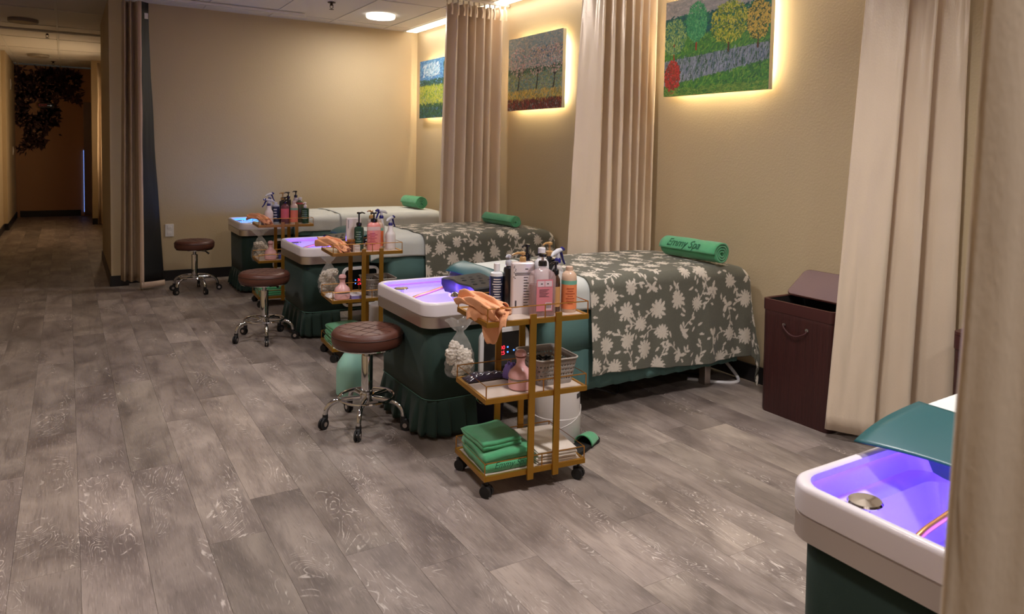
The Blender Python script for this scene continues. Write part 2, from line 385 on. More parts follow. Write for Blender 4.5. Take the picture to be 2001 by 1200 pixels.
for s_, x_, sz, mm_ in (('EXIT', -.045, .06, mat('sign_red', (150, 60, 55), .6, emit=(150, 50, 45), estr=.15)), ('\u2192', .08, .07, mat('sign_white', (190, 190, 190), .6, emit=(190, 190, 190), estr=.2))):
    vs, fs = text_geo(s_, sz)
    if vs: B().add([(v.x+x_, -.017, v.y) for v in vs], fs).build('lettering', mm_, es, smooth=False, fix=False)
t = B().box((.045, -.0165, 0), (.05, .001, .006)).build('arrow_shaft', MATS['sign_white'], es, smooth=False)
for ob_ in [o for o in es.children if o.name.startswith('lettering')][1:]: bpy.data.objects.remove(ob_)
B().add([(.065, -.0168, .016), (.065, -.0168, -.016), (.09, -.0168, 0)], [(0, 1, 2)]).build('arrow_head', MATS['sign_white'], es, smooth=False, fix=False)
def plate(name, loc, rz, w_, h_, label, cat, rock=2):
    e = empty(name, loc, rz, label, cat); B().box((0, -.004, 0), (w_, .008, h_), .002).build('cover_plate', M_white, e, smooth=False)
    if rock == 2:
        for dz in (-.028, .028): B().box((0, -.009, dz), (.034, .004, .028), .002).build('socket', M_white, e, smooth=False)
    else: B().box((0, -.009, 0), (.03, .006, .06), .002).build('rocker', M_white, e, smooth=False)
plate('wall_outlet', (.826, YB, .483), 0, .075, .12, 'white wall outlet plate beside the black lined curtain', 'outlet')
plate('light_switch', (-.75, 14.3, 1.15), PI/2, .08, .13, 'white light switch on the left corridor wall', 'switch', 1)
plate('wall_sensor', (-.75, 14.0, 2.2), PI/2, .09, .16, 'small white box high on the left corridor wall', 'sensor', 1)

# ceiling lamps, sprinklers
def ceil_lamp(x, y, on, label, r=.138):
    e = empty('ceiling_lamp', (x, y, ZC), 0, label, 'ceiling lamp', None)
    B().lathe([(r+.002, 0), (r+.004, -.02), (r-.002, -.034), (r-.014, -.036), (r-.014, -.030)], 48).build('rim', mat('lamp_rim_glow', (240, 240, 240), .4, emit=(255, 246, 232), estr=1.6) if on else mat('lamp_rim_off', (150, 140, 128), .4), e)
    m = mat('lamp_glow', (255, 255, 255), .5, emit=(255, 250, 244), estr=4.0) if on else mat('lamp_diffuser_off', (176, 160, 138), .4)
    B().lathe([(.001, -.035), (r-.014, -.033), (r-.014, -.02), (.001, -.02)], 48).build('diffuser', m, e)
ceil_lamp(2.63, 6.80, True, 'round white ceiling lamp shining near the painting wall')
for x, y, lb in ((1.75, 3.3, 'round ceiling lamp above the nearest flowered bed'), (1.75, 1.35, 'round ceiling lamp above the bed nearest the camera'), (.25, 1.85, 'round ceiling lamp above the open floor near the camera'), (.25, 4.3, 'unseen round ceiling lamp added above the open floor beside the stools'), (.9, -.6, 'round ceiling lamp behind the camera')): ceil_lamp(x, y, True, lb)
ceil_lamp(-.385, 9.45, False, 'unlit round ceiling lamp nearest in the dark corridor')
ceil_lamp(-.35, 13.1, False, 'unlit round ceiling lamp farthest in the dark corridor')
def sprinkler(x, y, lb):
    e = empty('sprinkler', (x, y, ZC), 0, lb, 'sprinkler')
    m = mat('dark_metal', (60, 48, 42), .4, metal=.8)
    B().lathe([(.001, 0), (.035, 0), (.035, -.006), (.012, -.01), (.010, -.03)], 20).build('escutcheon', m, e)
    B().tube([(-.012, 0, -.02), (-.014, 0, -.045), (0, 0, -.06), (.014, 0, -.045), (.012, 0, -.02)], .003, 6).lathe([(.001, -.06), (.02, -.062), (.02, -.065), (.001, -.066)], 12).build('spray_head', m, e)
sprinkler(2.047, 6.5, 'dark fire sprinkler on the ceiling left of the lit lamp')
sprinkler(-.185, 10.4, 'dark sprinkler on the corridor ceiling before the seam')
sprinkler(-.173, 14.0, 'dark sprinkler on the corridor ceiling near the mural')

# ------------------------------------------------------------------ paintings with backlight
def canvas(kind, W, H):
    step = .004; nx, ny = int(W/step)+1, int(H/step)+1
    img = np.zeros((ny, nx, 3)); X, Y = np.meshgrid(np.linspace(0, 1, nx), np.linspace(1, 0, ny))  # Y up
    r = np.random.default_rng({'field': 1, 'orchard': 2, 'garden': 3}[kind])
    def L(c): return np.array(lin(c))
    def dabs(n, x0, x1, y0, y1, cols, ln=.03, wd=.006, ang=0, jit=.5, cond=None):
        for _ in range(n):
            x = r.uniform(x0, x1); y = r.uniform(y0, y1)
            if cond and not cond(x, y): continue
            a = ang+r.normal(0, jit); l = ln*r.uniform(.5, 1.3); c = L(cols[r.integers(len(cols))])*r.uniform(.85, 1.15)
            i0 = max(0, int((1-y-l)*ny)); i1 = min(ny, int((1-y+l)*ny)+2); j0 = max(0, int((x-l)*nx)); j1 = min(nx, int((x+l)*nx)+2)
            if i1 <= i0 or j1 <= j0: continue
            dx = (X[i0:i1, j0:j1]-x)*W/H; dy = Y[i0:i1, j0:j1]-y; u = dx*math.cos(a)+dy*math.sin(a); v = -dx*math.sin(a)+dy*math.cos(a)
            m = (u/l)**2+(v/wd)**2 < 1; img[i0:i1, j0:j1][m] = c
    def curve(x0, y0, x1, y1, bend, w0, w1, col, n=40):
        for k in range(n):
            t = k/(n-1); x = x0+(x1-x0)*t+bend*math.sin(t*PI); y = y0+(y1-y0)*t; wdt = w0+(w1-w0)*t
            m = ((X-x)*W/H)**2+(Y-y)**2 < wdt**2; img[m] = L(col)
    if kind == 'field':
        img[:] = L((70, 120, 170)); dabs(900, 0, 1, .62, 1, [(60, 110, 165), (90, 145, 190), (110, 160, 195)], .04, .008, .2)
        dabs(160, .1, .6, .72, .93, [(190, 205, 215), (150, 185, 205)], .04, .012, .6)
        dabs(600, 0, 1, .52, .66, [(30, 80, 75), (45, 95, 70), (25, 60, 60)], .03, .008, .1)
        dabs(260, .7, .9, .5, .92, [(22, 60, 48), (30, 72, 50)], .04, .007, 1.5, .15)
        dabs(2600, 0, 1, .2, .55, [(170, 175, 60), (140, 160, 50), (190, 185, 80), (100, 135, 50)], .03, .006, 1.2)
        dabs(1400, 0, 1, 0, .24, [(30, 75, 50), (50, 100, 50), (25, 60, 55)], .03, .006, 1.4)
    elif kind == 'orchard':
        img[:] = L((150, 168, 165)); dabs(1200, 0, 1, .55, 1, [(160, 172, 168), (186, 184, 172), (130, 160, 168)], .03, .008, 0)
        dabs(220, .5, 1, .68, .82, [(170, 160, 150), (190, 175, 150), (90, 125, 150)], .04, .01, .1)
        dabs(500, 0, 1, .47, .56, [(60, 108, 80), (76, 120, 84)], .04, .008, 0)
        for k in range(26): x = k/25; dabs(8, x-.005, x+.005, .48, .58, [(120, 120, 105)], .03, .004, 1.57, .1)
        dabs(2600, 0, 1, .12, .5, [(120, 160, 140), (95, 140, 132), (168, 182, 142), (140, 138, 108), (160, 172, 96)], .022, .006, .4)
        dabs(700, 0, 1, .1, .26, [(214, 184, 90), (226, 196, 104), (160, 148, 76)], .03, .006, 1.4)
        dabs(1100, 0, 1, 0, .14, [(98, 56, 46), (150, 60, 52), (76, 58, 48)], .025, .006, 1.5)
        # a few generic fruit trees of even size
        for tx, th in ((.2, .36), (.55, .46), (.85, .33)):
            curve(tx, .28, tx+.02, .28+th*.6, .01, .016, .008, (60, 60, 50))
            for k in range(7): a = .5+k*.36; curve(tx+.02, .28+th*.45, tx+.02+.13*math.cos(a), .28+th*.5+.22*math.sin(a), .01, .006, .003, (62, 58, 50), 24)
            dabs(420, tx-.17, tx+.2, .45, .9, [(226, 210, 200), (206, 196, 186), (220, 176, 172), (136, 146, 124)], .012, .008, 0, 1.5, lambda x, y: ((x-tx)/.17)**2+((y-.66)/.2)**2 < 1)
    else:
        img[:] = L((150, 150, 150)); dabs(400, 0, 1, .8, 1, [(160, 158, 158), (140, 142, 145)], .05, .012, 0)
        hz = .80+.03*np.sin(X*7); m = Y < hz; img[m] = L((30, 95, 95)); dabs(500, 0, 1, .6, .82, [(35, 100, 90), (20, 80, 85), (45, 120, 80)], .04, .01, .1)
        m = Y < .58+.03*np.sin(X*5+1); img[m] = L((70, 130, 60)); dabs(2200, 0, 1, 0, .6, [(80, 140, 60), (60, 120, 55), (110, 155, 65), (50, 100, 60)], .03, .006, .9)
        # a straight stream across the meadow
        band = np.abs(Y-(.30+.12*(X-.5))) < .13-.05*X; img[band] = L((125, 135, 150))
        dabs(900, 0, 1, .12, .48, [(70, 105, 85), (150, 160, 175), (90, 110, 130), (50, 85, 65)], .03, .005, 1.3, .3, lambda x, y: abs(y-(.30+.12*(x-.5))) < .13-.05*x)
        for tx, ty, rx, ry, cs in ((.33, .74, .10, .2, [(60, 150, 100), (50, 130, 90), (90, 165, 110)]), (.64, .68, .17, .2, [(170, 175, 60), (120, 145, 50), (190, 185, 80), (80, 110, 50)]), (.9, .66, .1, .18, [(180, 160, 70), (60, 80, 50), (200, 170, 80)]), (.1, .62, .13, .18, [(150, 180, 110), (110, 150, 90), (40, 110, 100)]), (.09, .2, .08, .17, [(160, 50, 45), (190, 60, 55), (120, 60, 45)])):
            curve(tx, ty-ry-.08, tx, ty, 0, .010, .006, (150, 50, 40) if tx < .5 else (90, 60, 40))
            dabs(900, tx-rx, tx+rx, ty-ry, ty+ry, cs, .02, .006, 1.2, .8, lambda x, y: ((x-tx)/rx)**2+((y-ty)/ry)**2 < 1)
        dabs(300, 0, 1, 0, .08, [(120, 150, 70), (90, 130, 60)], .03, .005, .2)
    if kind == 'garden': img = np.clip(img*1.3+.01, 0, 1)
    if kind == 'orchard': img = np.clip(img*1.35+.02, 0, 1)
    return img
M_paint = attr_mat('painted_canvas', .5)
M_led = mat('led_strip_warm', (255, 235, 190), .5, emit=(255, 238, 194), estr=135)
def painting(kind, yc, zc, label, W=.915, H=.61+.04):
    e = empty('painting', (XW, yc, zc), 0, label, 'painting')
    img = canvas(kind, W, H); ny, nx = img.shape[:2]
    # seen from inside the room the left edge is the far one (+y)
    P = np.zeros((ny, nx, 3)); P[..., 0] = -.0745; P[..., 1] = np.linspace(W/2, -W/2, nx)[None]; P[..., 2] = np.linspace(H/2, -H/2, ny)[:, None]
    grid_mesh('picture_face', P, img, M_paint, e, smooth=False)
    B().box((-.0585, 0, 0), (.031, W, H), .001).build('canvas_edge', mat('canvas_edge', (205, 196, 170), .7), e, smooth=False)
    B().box((-.022, 0, 0), (.034, W-.28, H-.28)).build('back_frame', mat('frame_wood', (170, 140, 100), .7), e, smooth=False)
    s_ = B(); i = .075
    s_.box((-.034, 0, H/2-i), (.006, W-2*i, .008)).box((-.034, 0, -H/2+i), (.006, W-2*i, .008)).box((-.034, W/2-i, 0), (.006, .008, H-2*i)).box((-.034, -W/2+i, 0), (.006, .008, H-2*i))
    s_.build('led_strip', M_led, e, smooth=False)
PZ = 1.955
painting('garden', 3.107, 1.975, 'backlit garden painting with stream and coloured bushes, nearest on the wall', .825, .60)
painting('orchard', 5.066, 1.962, 'backlit painting of blossoming trees over a meadow between two curtains', .815, .615)
painting('field', 6.93, 1.95, 'backlit painting of blue sky over yellow field, partly behind a curtain', .83, .615)

# ------------------------------------------------------------------ curtains
def curtain(name, label, top, bot, zt, zb, m=M_curt, header=True, k=8, rows=36, cat='curtain', thick=.004, folds_noise=.006, ease=1.0):
    a = crom([(x, y, 0) for x, y in top], k); b = crom([(x, y, 0) for x, y in bot], k); n = len(a)
    e = empty(name, (a[n//2].x, a[n//2].y, 0), 0, label, cat)
    P = np.zeros((rows, n, 3)); ox, oy = a[n//2].x, a[n//2].y
    for i in range(rows):
        t = i/(rows-1); tt = t**ease; z = zt+(zb-zt)*t
        for j in range(n):
            q = a[j].lerp(b[j], tt); d = folds_noise*noise.noise(Vector((j*.35, z*2.3, 3.1*len(label))))+.004*noise.noise(Vector((j*.9, z*9, 7)))
            P[i, j] = (q.x-ox+d, q.y-oy+d*.7, z)
    grid_mesh('drape', P, None, m, e, solid=thick)
    # stitched hem and header tape
    i0 = int(rows*.965)
    H_ = P[-1:].repeat(2, 0).copy(); H_[0, :, 2] = zb+.045; H_[0, :, :2] = P[-2, :, :2]; H_[..., 0] -= .004
    return e
def zig(x0, x1, y, amp, n, ph=0, dy=0):
    out = []
    ts = [0]
    for i in range(n): ts.append(ts[-1]+random.uniform(.55, 1.45))
    rnd = random.Random(n*7+ph)
    for i in range(n+1):
        t = ts[i]/ts[-1]; out.append((x0+(x1-x0)*t, y+dy*t+(amp if (i+ph) % 2 else -amp)*rnd.uniform(.55, 1.35)))
    return out
def track(name, x0, x1, y):
    tag(B().box(((x0+x1)/2, y, ZC-.016), (x1-x0, .03, .022), .002).build(name, M_white, smooth=False), kind='structure')
    for i in range(8): pass
def header(e, top, zt, amp=.004):
    pass
HZ = 2.545
random.seed(3)
ctop = zig(2.745, 3.335, 5.60, .055, 13); random.seed(3); cbot = zig(2.70, 3.30, 5.60, .095, 13, 0, -.04)
cA = curtain('curtain', 'beige satin curtain beside the farthest painting, hanging at the far divider', ctop, cbot, HZ, .05, k=6)
random.seed(5)
btb = [[(2.80, 3.735, 0), (2.86, 3.665, 0), (2.895, 3.63, 0), (2.905, 3.70, 0), (2.93, 3.765, 0), (2.965, 3.64, 0), (2.99, 3.66, 0), (3.01, 3.76, 0), (3.05, 3.625, 0), (3.07, 3.72, 0), (3.10, 3.74, 0), (3.13, 3.63, 0), (3.165, 3.72, 0), (3.20, 3.63, 0), (3.23, 3.73, 0), (3.27, 3.64, 0), (3.30, 3.72, 0), (3.335, 3.64, 0)],
    [(2.70, 3.745, 0), (2.775, 3.66, 0), (2.85, 3.60, 0), (2.865, 3.68, 0), (2.89, 3.80, 0), (2.935, 3.61, 0), (2.97, 3.63, 0), (2.99, 3.79, 0), (3.03, 3.595, 0), (3.055, 3.72, 0), (3.085, 3.76, 0), (3.115, 3.60, 0), (3.15, 3.74, 0), (3.185, 3.61, 0), (3.215, 3.75, 0), (3.255, 3.62, 0), (3.285, 3.74, 0), (3.32, 3.62, 0)]]
btb = [[p[:2] for p in q] for q in btb]
cB = curtain('curtain', 'beige satin curtain hanging between the two largest visible paintings', *btb, HZ, .05, k=8)
cC = curtain('curtain', 'wide beige satin curtain nearly reaching the floor beside the open hamper',
    [(3.02, 1.93), (3.06, 1.865), (3.115, 1.80), (3.135, 1.86), (3.17, 1.87), (3.185, 1.76), (3.205, 1.735), (3.235, 1.83), (3.27, 1.84), (3.285, 1.74), (3.335, 1.685), (3.345, 1.76)],
    [(2.985, 2.04), (3.03, 1.95), (3.08, 1.865), (3.10, 1.93), (3.14, 1.97), (3.16, 1.86), (3.19, 1.77), (3.23, 1.84), (3.27, 1.87), (3.29, 1.75), (3.325, 1.655), (3.345, 1.72)], HZ, .045, k=8)
cD = curtain('curtain', 'beige curtain very close at the right edge, out of focus',
    [(.615, .28), (.66, .25), (.70, .30), (.76, .33), (.82, .26), (.90, .32), (.98, .27), (1.06, .33), (1.16, .28), (1.25, .30)],
    [(.545, .285), (.60, .245), (.66, .30), (.74, .34), (.82, .26), (.90, .33), (1.0, .26), (1.08, .34), (1.18, .28), (1.27, .30)], HZ, .05, k=8)
# header tape pleats: pinched band near the top of each wall curtain
for e, x0, x1, y, n in ((cA, 2.745, 3.335, 5.60, 10), (cB, 2.80, 3.335, 3.69, 8), (cC, 3.0, 3.34, 1.80, 6)):
    for i in range(n):
        x = x0+(x1-x0)*(i+.5)/n - e.location.x
        B().tube([(x, y-.05-e.location.y, HZ-.005), (x+.004, y-.062-e.location.y, HZ-.05), (x, y-.055-e.location.y, HZ-.10)], [.012, .008, .013], 8).build('pinch_pleat', M_curt, e)
track('trim_2', 2.3, 3.37, 5.60); track('trim_3', 2.3, 3.37, 3.69); track('trim_4', 2.3, 3.37, 1.80); track('trim_5', .45, 3.37, .29); track('trim_6', .40, 2.0, 7.2)
for y, xs in ((5.60, np.linspace(2.76, 3.33, 12)),):
    g = B()
    for x in xs: g.box((float(x), y, ZC-.042), (.008, .02, .03), .002)
    tag(g.build('trim_7', mat('clear_glider', (214, 205, 196), .3), smooth=False), kind='structure')
# black-lined curtain at the corridor
e = empty('lined_curtain', (.5, 7.2, 0), 0, 'beige curtain with black lining and pale edge beside the dark corridor', 'curtain')
def sheetfold(top, bot, zt, zb, name, m, k=7, rows=30, solid=.004):
    a = crom([(x, y, 0) for x, y in top], k); b = crom([(x, y, 0) for x, y in bot], k); P = np.zeros((rows, len(a), 3))
    for i in range(rows):
        t = i/(rows-1)
        for j in range(len(a)):
            q = a[j].lerp(b[j], t**1.3); d = .004*noise.noise(Vector((j*.4, i*.3, 1))); P[i, j] = (q.x-.5+d, q.y-7.2, zt+(zb-zt)*t)
    return grid_mesh(name, P, None, m, e, solid=solid)
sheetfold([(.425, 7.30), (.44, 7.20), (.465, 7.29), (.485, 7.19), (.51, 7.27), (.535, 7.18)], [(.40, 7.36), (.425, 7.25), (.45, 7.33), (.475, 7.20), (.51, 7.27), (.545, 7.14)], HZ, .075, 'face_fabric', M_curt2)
sheetfold([(.565, 7.16), (.60, 7.20), (.625, 7.22)], [(.565, 7.13), (.66, 7.16), (.735, 7.20)], HZ, .075, 'black_lining', M_lining)
sheetfold([(.540, 7.165), (.552, 7.155), (.566, 7.155)], [(.540, 7.13), (.552, 7.12), (.568, 7.122)], HZ, .03, 'pale_edge', M_curthem)
sheetfold([(.548, 7.118), (.66, 7.15), (.74, 7.188)], [(.546, 7.115), (.66, 7.145), (.742, 7.185)], .078, .028, 'bottom_hem', M_curthem, rows=3)
B().box((.105, -.045, 2.42), (.028, .002, .05), .001).build('care_label', M_white, e, smooth=False)
# curtain far down the corridor
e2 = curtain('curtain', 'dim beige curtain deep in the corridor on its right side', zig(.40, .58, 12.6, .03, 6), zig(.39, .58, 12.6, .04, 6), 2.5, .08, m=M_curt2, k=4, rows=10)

# ------------------------------------------------------------------ stools
def stool_proto():
    r = empty('rolling_stool')
    prof = [(.001, .385), (.15, .385), (.160, .392), (.165, .41), (.165, .43), (.160, .449), (.150, .458), (.12, .461), (.06, .4605), (.001, .460)]
    B().lathe(prof, 48).build('seat', M_leather, r)
    seat = r.children[0]
    B().tube([(.1655*math.cos(a), .1655*math.sin(a), .436) for a in np.linspace(0, 2*PI, 49)[:-1]], .0022, 6, closed=True).build('piping', mat('leather_piping', (64, 34, 26), .5), seat)
    st = B()
    for off in (-.06, 0, .06):
        for ang in (.5, .5+PI/2):
            c, s_ = math.cos(ang), math.sin(ang); h = math.sqrt(.135**2-off**2)
            st.tube([(-h*c-off*s_, -h*s_+off*c, .4608), (h*c-off*s_, h*s_+off*c, .4608)], .0011, 5)
    st.build('stitching', mat('stitch', (58, 32, 26), .7), seat)
    B().lathe([(.04, .376), (.14, .376), (.152, .379), (.152, .384), (.14, .388), (.04, .388)], 40).build('seat_ring', M_chrome, r)
    B().lathe([(.014, .33), (.014, .378)], 16).lathe([(.0001, .15), (.0265, .15), (.0265, .33), (.024, .335), (.0001, .335)], 24).lathe([(.0001, .118), (.034, .118), (.034, .15), (.0001, .152)], 24).build('gas_column', M_chrome, r)
    B().tube([(.03, 0, .365), (.09, .005, .36), (.12, .008, .335)], [.005, .006, .009], 8).build('height_lever', M_black, r)
    B().tube([(.128*math.cos(a), .128*math.sin(a), .135) for a in np.linspace(0, 2*PI, 41)[:-1]], .0075, 8, closed=True).build('foot_ring', M_chrome, r)
    for k in range(5):
        a = 2*PI*k/5+.35; c, s_ = math.cos(a), math.sin(a)
        pts = [(.03, .132), (.10, .130), (.14, .126), (.168, .112), (.185, .09), (.190, .065)]
        pts = crom([(x*c, x*s_, z) for x, z in pts], 4)
        lg = B().tube(pts, .0115, 10).build('leg', M_chrome, r)
        ca = a+random.uniform(-1, 1)
        cx, cy = .190*c, .190*s_; d = Vector((math.cos(ca), math.sin(ca), 0)); n = Vector((-d.y, d.x, 0)); wc = Vector((cx, cy, .025))+d*.014
        b = B().lathe([(.0001, .045), (.013, .045), (.013, .066), (.0001, .068)], 12, c=(cx, cy, 0)).tube([(cx, cy, .05), tuple(wc+Vector((0, 0, .014)))], .013, 8)
        b.tube([tuple(wc-n*.012), tuple(wc-n*.003)], .025, 18).tube([tuple(wc+n*.003), tuple(wc+n*.012)], .025, 18)
        b.build('caster', M_rubber, lg, angle=30)
        B().tube([tuple(wc-n*.014), tuple(wc+n*.014)], .011, 14).build('wheel_hub', M_steel, lg)
    return r
random.seed(11)
st1 = stool_proto(); st1.location = (1.192, 3.21, 0); st1.rotation_euler.z = .05; st1['group'] = 'brown rolling stools'
tag(st1, 'brown leather rolling stool with chrome foot ring, nearest to the camera', 'stool')
st2 = copy_tree(st1); st2.location = (1.125, 5.0, 0); st2.rotation_euler.z = .45; tag(st2, 'middle brown rolling stool beside the second basin from the camera', 'stool')
st3 = copy_tree(st1); st3.location = (.955, 6.92, 0); st3.rotation_euler.z = -.35; tag(st3, 'farthest brown rolling stool with lever showing, before the blank back wall', 'stool')

# ------------------------------------------------------------------ head spa beds
BL, BW = .48, .63          # basin length and width
def bed_proto(glow, digits=True):
    r = empty('shampoo_bed')
    # white basin shell
    def rr(i, z, r_=.07, s=0): return rrect(i, BL-i*.2, i, BW-i, max(r_-i*.4, .02), 8, z)
    sh = B().rings([rr(.004, .562), rr(.0, .566), rr(.0, .612), rr(.003, .620), rr(.008, .624), rr(.018, .624), rr(.024, .620), rr(.024, .605), rr(.020, .605), rr(.020, .618), rr(.010, .618), rr(.010, .598), rr(.030, .556), rr(.060, .548), rr(.070, .543), rr(.095, .45), rr(.12, .425)], cap1=True)
    shell = sh.build('basin', M_shell, r)
    B().lathe([(.0001, .4415), (.025, .4415), (.028, .446), (.0001, .447)], 20, c=(.26, .30, -.015)).build('drain', M_chrome, shell)
    led = B().tube([(x, y, .6145) for x, y, _ in rrect(.0148, BL-.019, .0148, BW-.0148, .06, 6)], .0028, 6, closed=True).build('light_strip', glow[1], shell)
    band = B().rings([rr(.006, .508), rr(.001, .511), rr(.001, .560), rr(.006, .5625)]).build('steel_band', M_steel, r)
    B().rings([rr(.030, .165), rr(.026, .30), rr(.024, .508)]).build('basin_skirt', M_skirt, r, solid=.003)
    # pleated flounce under the seam, only round the head end
    outer = [p for p in rrect(.026, BL, .026, BW-.026, .07, 8)]
    path = crom([(.27, .026, 0), (.2, .026, 0), (.11, .026, 0), (.055, .045, 0), (.03, .09, 0), (.026, .2, 0), (.026, .32, 0), (.026, .45, 0), (.035, .55, 0), (.08, .60, 0), (.2, .604, 0), (.30, .604, 0)], 14)
    n = len(path); P = np.zeros((10, n, 3))
    for j in range(n):
        t = (path[min(j+1, n-1)]-path[max(j-1, 0)]).normalized(); nn = Vector((t.y, -t.x, 0))
        if (path[j]-Vector((.3, .3, 0))).dot(nn) < 0: nn = -nn
        ph = (j*.085) % 1.0; pl = (1-ph)*.034 if ph > .12 else ph/.12*.030
        for i in range(10):
            tt = i/9; q = path[j]+nn*(pl*tt**.6+.012*tt); P[i, j] = (q.x, q.y, .178-.160*tt)
    grid_mesh('pleated_flounce', P, None, M_skirt, r, solid=.003)
    B().tube([(x, y, .178) for x, y, _ in rrect(.024, BL, .024, BW-.024, .07, 8)], .0018, 5, closed=True).build('skirt_seam', M_hem, r)
    # faucet knob
    fa = B().tube([(.10, .50, .44), (.10, .50, .598)], .008, 10).tube([(.055, .52, .600), (.055, .52, .575), (.04, .52, .565)], .012, 10).lathe([(.0001, -.004), (.034, -.004), (.037, 0), (.034, .004), (.0001, .005)], 28, c=(.095, .50, .602), sy=.9)
    fa.build('faucet', M_chrome, r)
    # hose and shower head
    B().tube(crom([(.085, .40, .45), (.088, .40, .545), (.12, .40, .572), (.19, .395, .590), (.26, .385, .610), (.31, .375, .622)], 5), .0075, 10).build('shower_hose', mat('copper_hose', (196, 140, 84), .3, metal=.7), r)
    B().tube([(.29, .37, .625), (.31, .365, .628)], [.014, .018], 14).lathe([(.0001, -.018), (.016, -.013), (.024, 0), (.019, .014), (.0001, .02)], 20, c=(.195, .10, .628)).build('shower_head', M_chrome, r)
    # perforated headrest
    hp = empty('headrest'); hp.parent = r
    pts = crom([(.255, .03, 0), (.275, .11, 0), (.26, .20, 0), (.275, .29, 0), (.255, .37, 0)], 6)
    out = [(p.x, p.y) for p in pts]+[(.475, .37), (.475, .03)]
    N_ = len(out)
    rg = [[(x+(.02 if x < .4 else 0), y*.97+.01, .595) for x, y in out], [(x, y, .635) for x, y in out], [(x, y, .662 if x < .4 else .672) for x, y in out], [(x+(.008 if x < .4 else -.008), .20+(y-.20)*.95, .668 if x < .4 else .678) for x, y in out]]
    B().rings(rg, cap0=True, cap1=True).build('rest_pad', M_black, hp, angle=30)
    for i in range(3):
        for j in range(4): B().lathe([(.0001, .0012), (.010, .0012), (.012, 0), (.012, -.004)], 14, c=(.31+i*.045+.02*(j % 2), .12+j*.055, .671+i*.002)).build('drain_hole', mat('hole_black', (4, 4, 5), .9), hp)
    B().box((.37, .20, .585), (.18, .28, .02), .004).build('rest_support', M_white, hp, smooth=False)
    # mattress under fitted teal cover
    X0, X1, Y0, Y1 = .47, 1.93, -.062, .662; XD = .60
    mt = B().rings([rrect(X0+.01, X1-.01, Y0+.02, Y1-.02, .05, 6, .50), rrect(X0, X1, Y0+.005, Y1-.005, .06, 6, .52), rrect(X0, X1-.003, Y0+.003, Y1-.003, .07, 6, .60), rrect(X0+.01, X1-.03, Y0+.014, Y1-.014, .07, 6, .632), rrect(X0+.03, X1-.10, Y0+.045, Y1-.045, .07, 6, .650), rrect(X0+.15, X1-.40, Y0+.18, Y1-.18, .07, 6, .660)], cap0=True, cap1=True)
    mt.build('mattress', M_teal, r)
    # cover drop and pleated skirt
    def around(z, off, z1=None): return rrect(XD-off, X1+off, Y0-off, Y1+off, .04, 5, z)
    B().rings([around(.60, 0), around(.45, .004), around(.345, .010)]).build('cover_drop', M_teal, r, solid=.003)
    ring = around(0, 0); pts = []
    for i in range(len(ring)):
        a = Vector(ring[i]); b = Vector(ring[(i+1) % len(ring)]); k = max(1, int((b-a).length/.012))
        pts += [a.lerp(b, q/k) for q in range(k)]
    n = len(pts); P = np.zeros((9, n+1, 3)); cen = Vector(((XD+X1)/2, (Y0+Y1)/2, 0))
    for j in range(n+1):
        p = pts[j % n]; t = (pts[(j+1) % n]-pts[(j-1) % n]).normalized(); nn = Vector((t.y, -t.x, 0)); nn = nn if (p-cen).dot(nn) > 0 else -nn
        ph = (j/9.0) % 1.0; pl = .022*(1-ph) if ph > .15 else .022*ph/.15
        for i in range(9):
            tt = i/8; q = p+nn*(.002+pl*.7*tt**.7); P[i, j] = (q.x, q.y, .40-.265*tt)
    grid_mesh('pleated_skirt', P, None, M_teal, r, solid=.003)
    # base frame
    fr = B()
    for x in (.64, 1.76):
        for y in (.02, .58): fr.box((x, y, .26 if x > 1 else .26), (.045, .045, .52), .003)
    fr.box((1.09, .02, .15), (1.50, .035, .035), .003).box((1.09, .58, .15), (1.50, .035, .035), .003).box((1.76, .3, .15), (.035, .56, .035), .003)
    fr.build('steel_frame', M_steel, r, smooth=False)
    # control panel
    cp = empty('control_panel', (.415, .018, .335)); cp.parent = r
    a = rrect(-.135, .135, -.14, .14, .045, 6); bq = rrect(-.115, .115, -.12, .12, .02, 6)
    b = B().rings([[(x, .006, z) for x, z, _ in a], [(x, -.006, z) for x, z, _ in a], [(x*.98, -.010, z*.98) for x, z, _ in a], [(x, -.010, z) for x, z, _ in bq], [(x, -.004, z) for x, z, _ in bq]])
    b.build('panel_frame', M_white, cp, angle=30)
    B().rings([[(x, -.006, z) for x, z, _ in bq]], cap1=True).build('glass_face', mat('black_glass', (10, 10, 13), .08), cp, fix=False)
    LR = mat('red_digits', (255, 60, 60), .5, emit=(255, 40, 60), estr=3); LB = mat('blue_dots', (90, 140, 255), .5, emit=(60, 120, 255), estr=3)
    for s_, z_ in (('30', .045), ('25', .020)):
        vs, fs = text_geo(s_, .026, 0, 1.05); B().add([(v.x-.012, -.0075, v.y+z_) for v in vs], fs).build('digits', LR, cp, smooth=False, fix=False)
    d = B()
    for x_, z_ in ((.016, .046), (.016, .022), (.050, .027), (-.040, .046), (-.040, .022)): d.box((x_, -.0075, z_), (.007, .002, .007), .001)
    d.build('indicator_dots', LB, cp)
    orn = B()
    for k in range(6):
        a_ = k*PI/3+.3; orn.tube([(.02+.008*math.cos(a_), -.0072, -.05+.008*math.sin(a_)), (.02+.026*math.cos(a_+.3), -.0072, -.05+.030*math.sin(a_+.3)), (.02+.014*math.cos(a_+.8), -.0072, -.05+.016*math.sin(a_+.8))], .0008, 4)
    orn.tube([(.02, -.0072, -.08), (.018, -.0072, -.112)], .0008, 4).build('flower_outline', mat('rose_line', (170, 120, 110), .5), cp)
    # light inside basin
    l = bpy.data.lights.new('basin_light', 'POINT'); l.energy = glow[2]; l.color = glow[0]; l.shadow_soft_size = .08
    lo = bpy.data.objects.new('basin_light', l); C.objects.link(lo); lo.parent = r; lo.location = (.21, .30, .585)
    return r
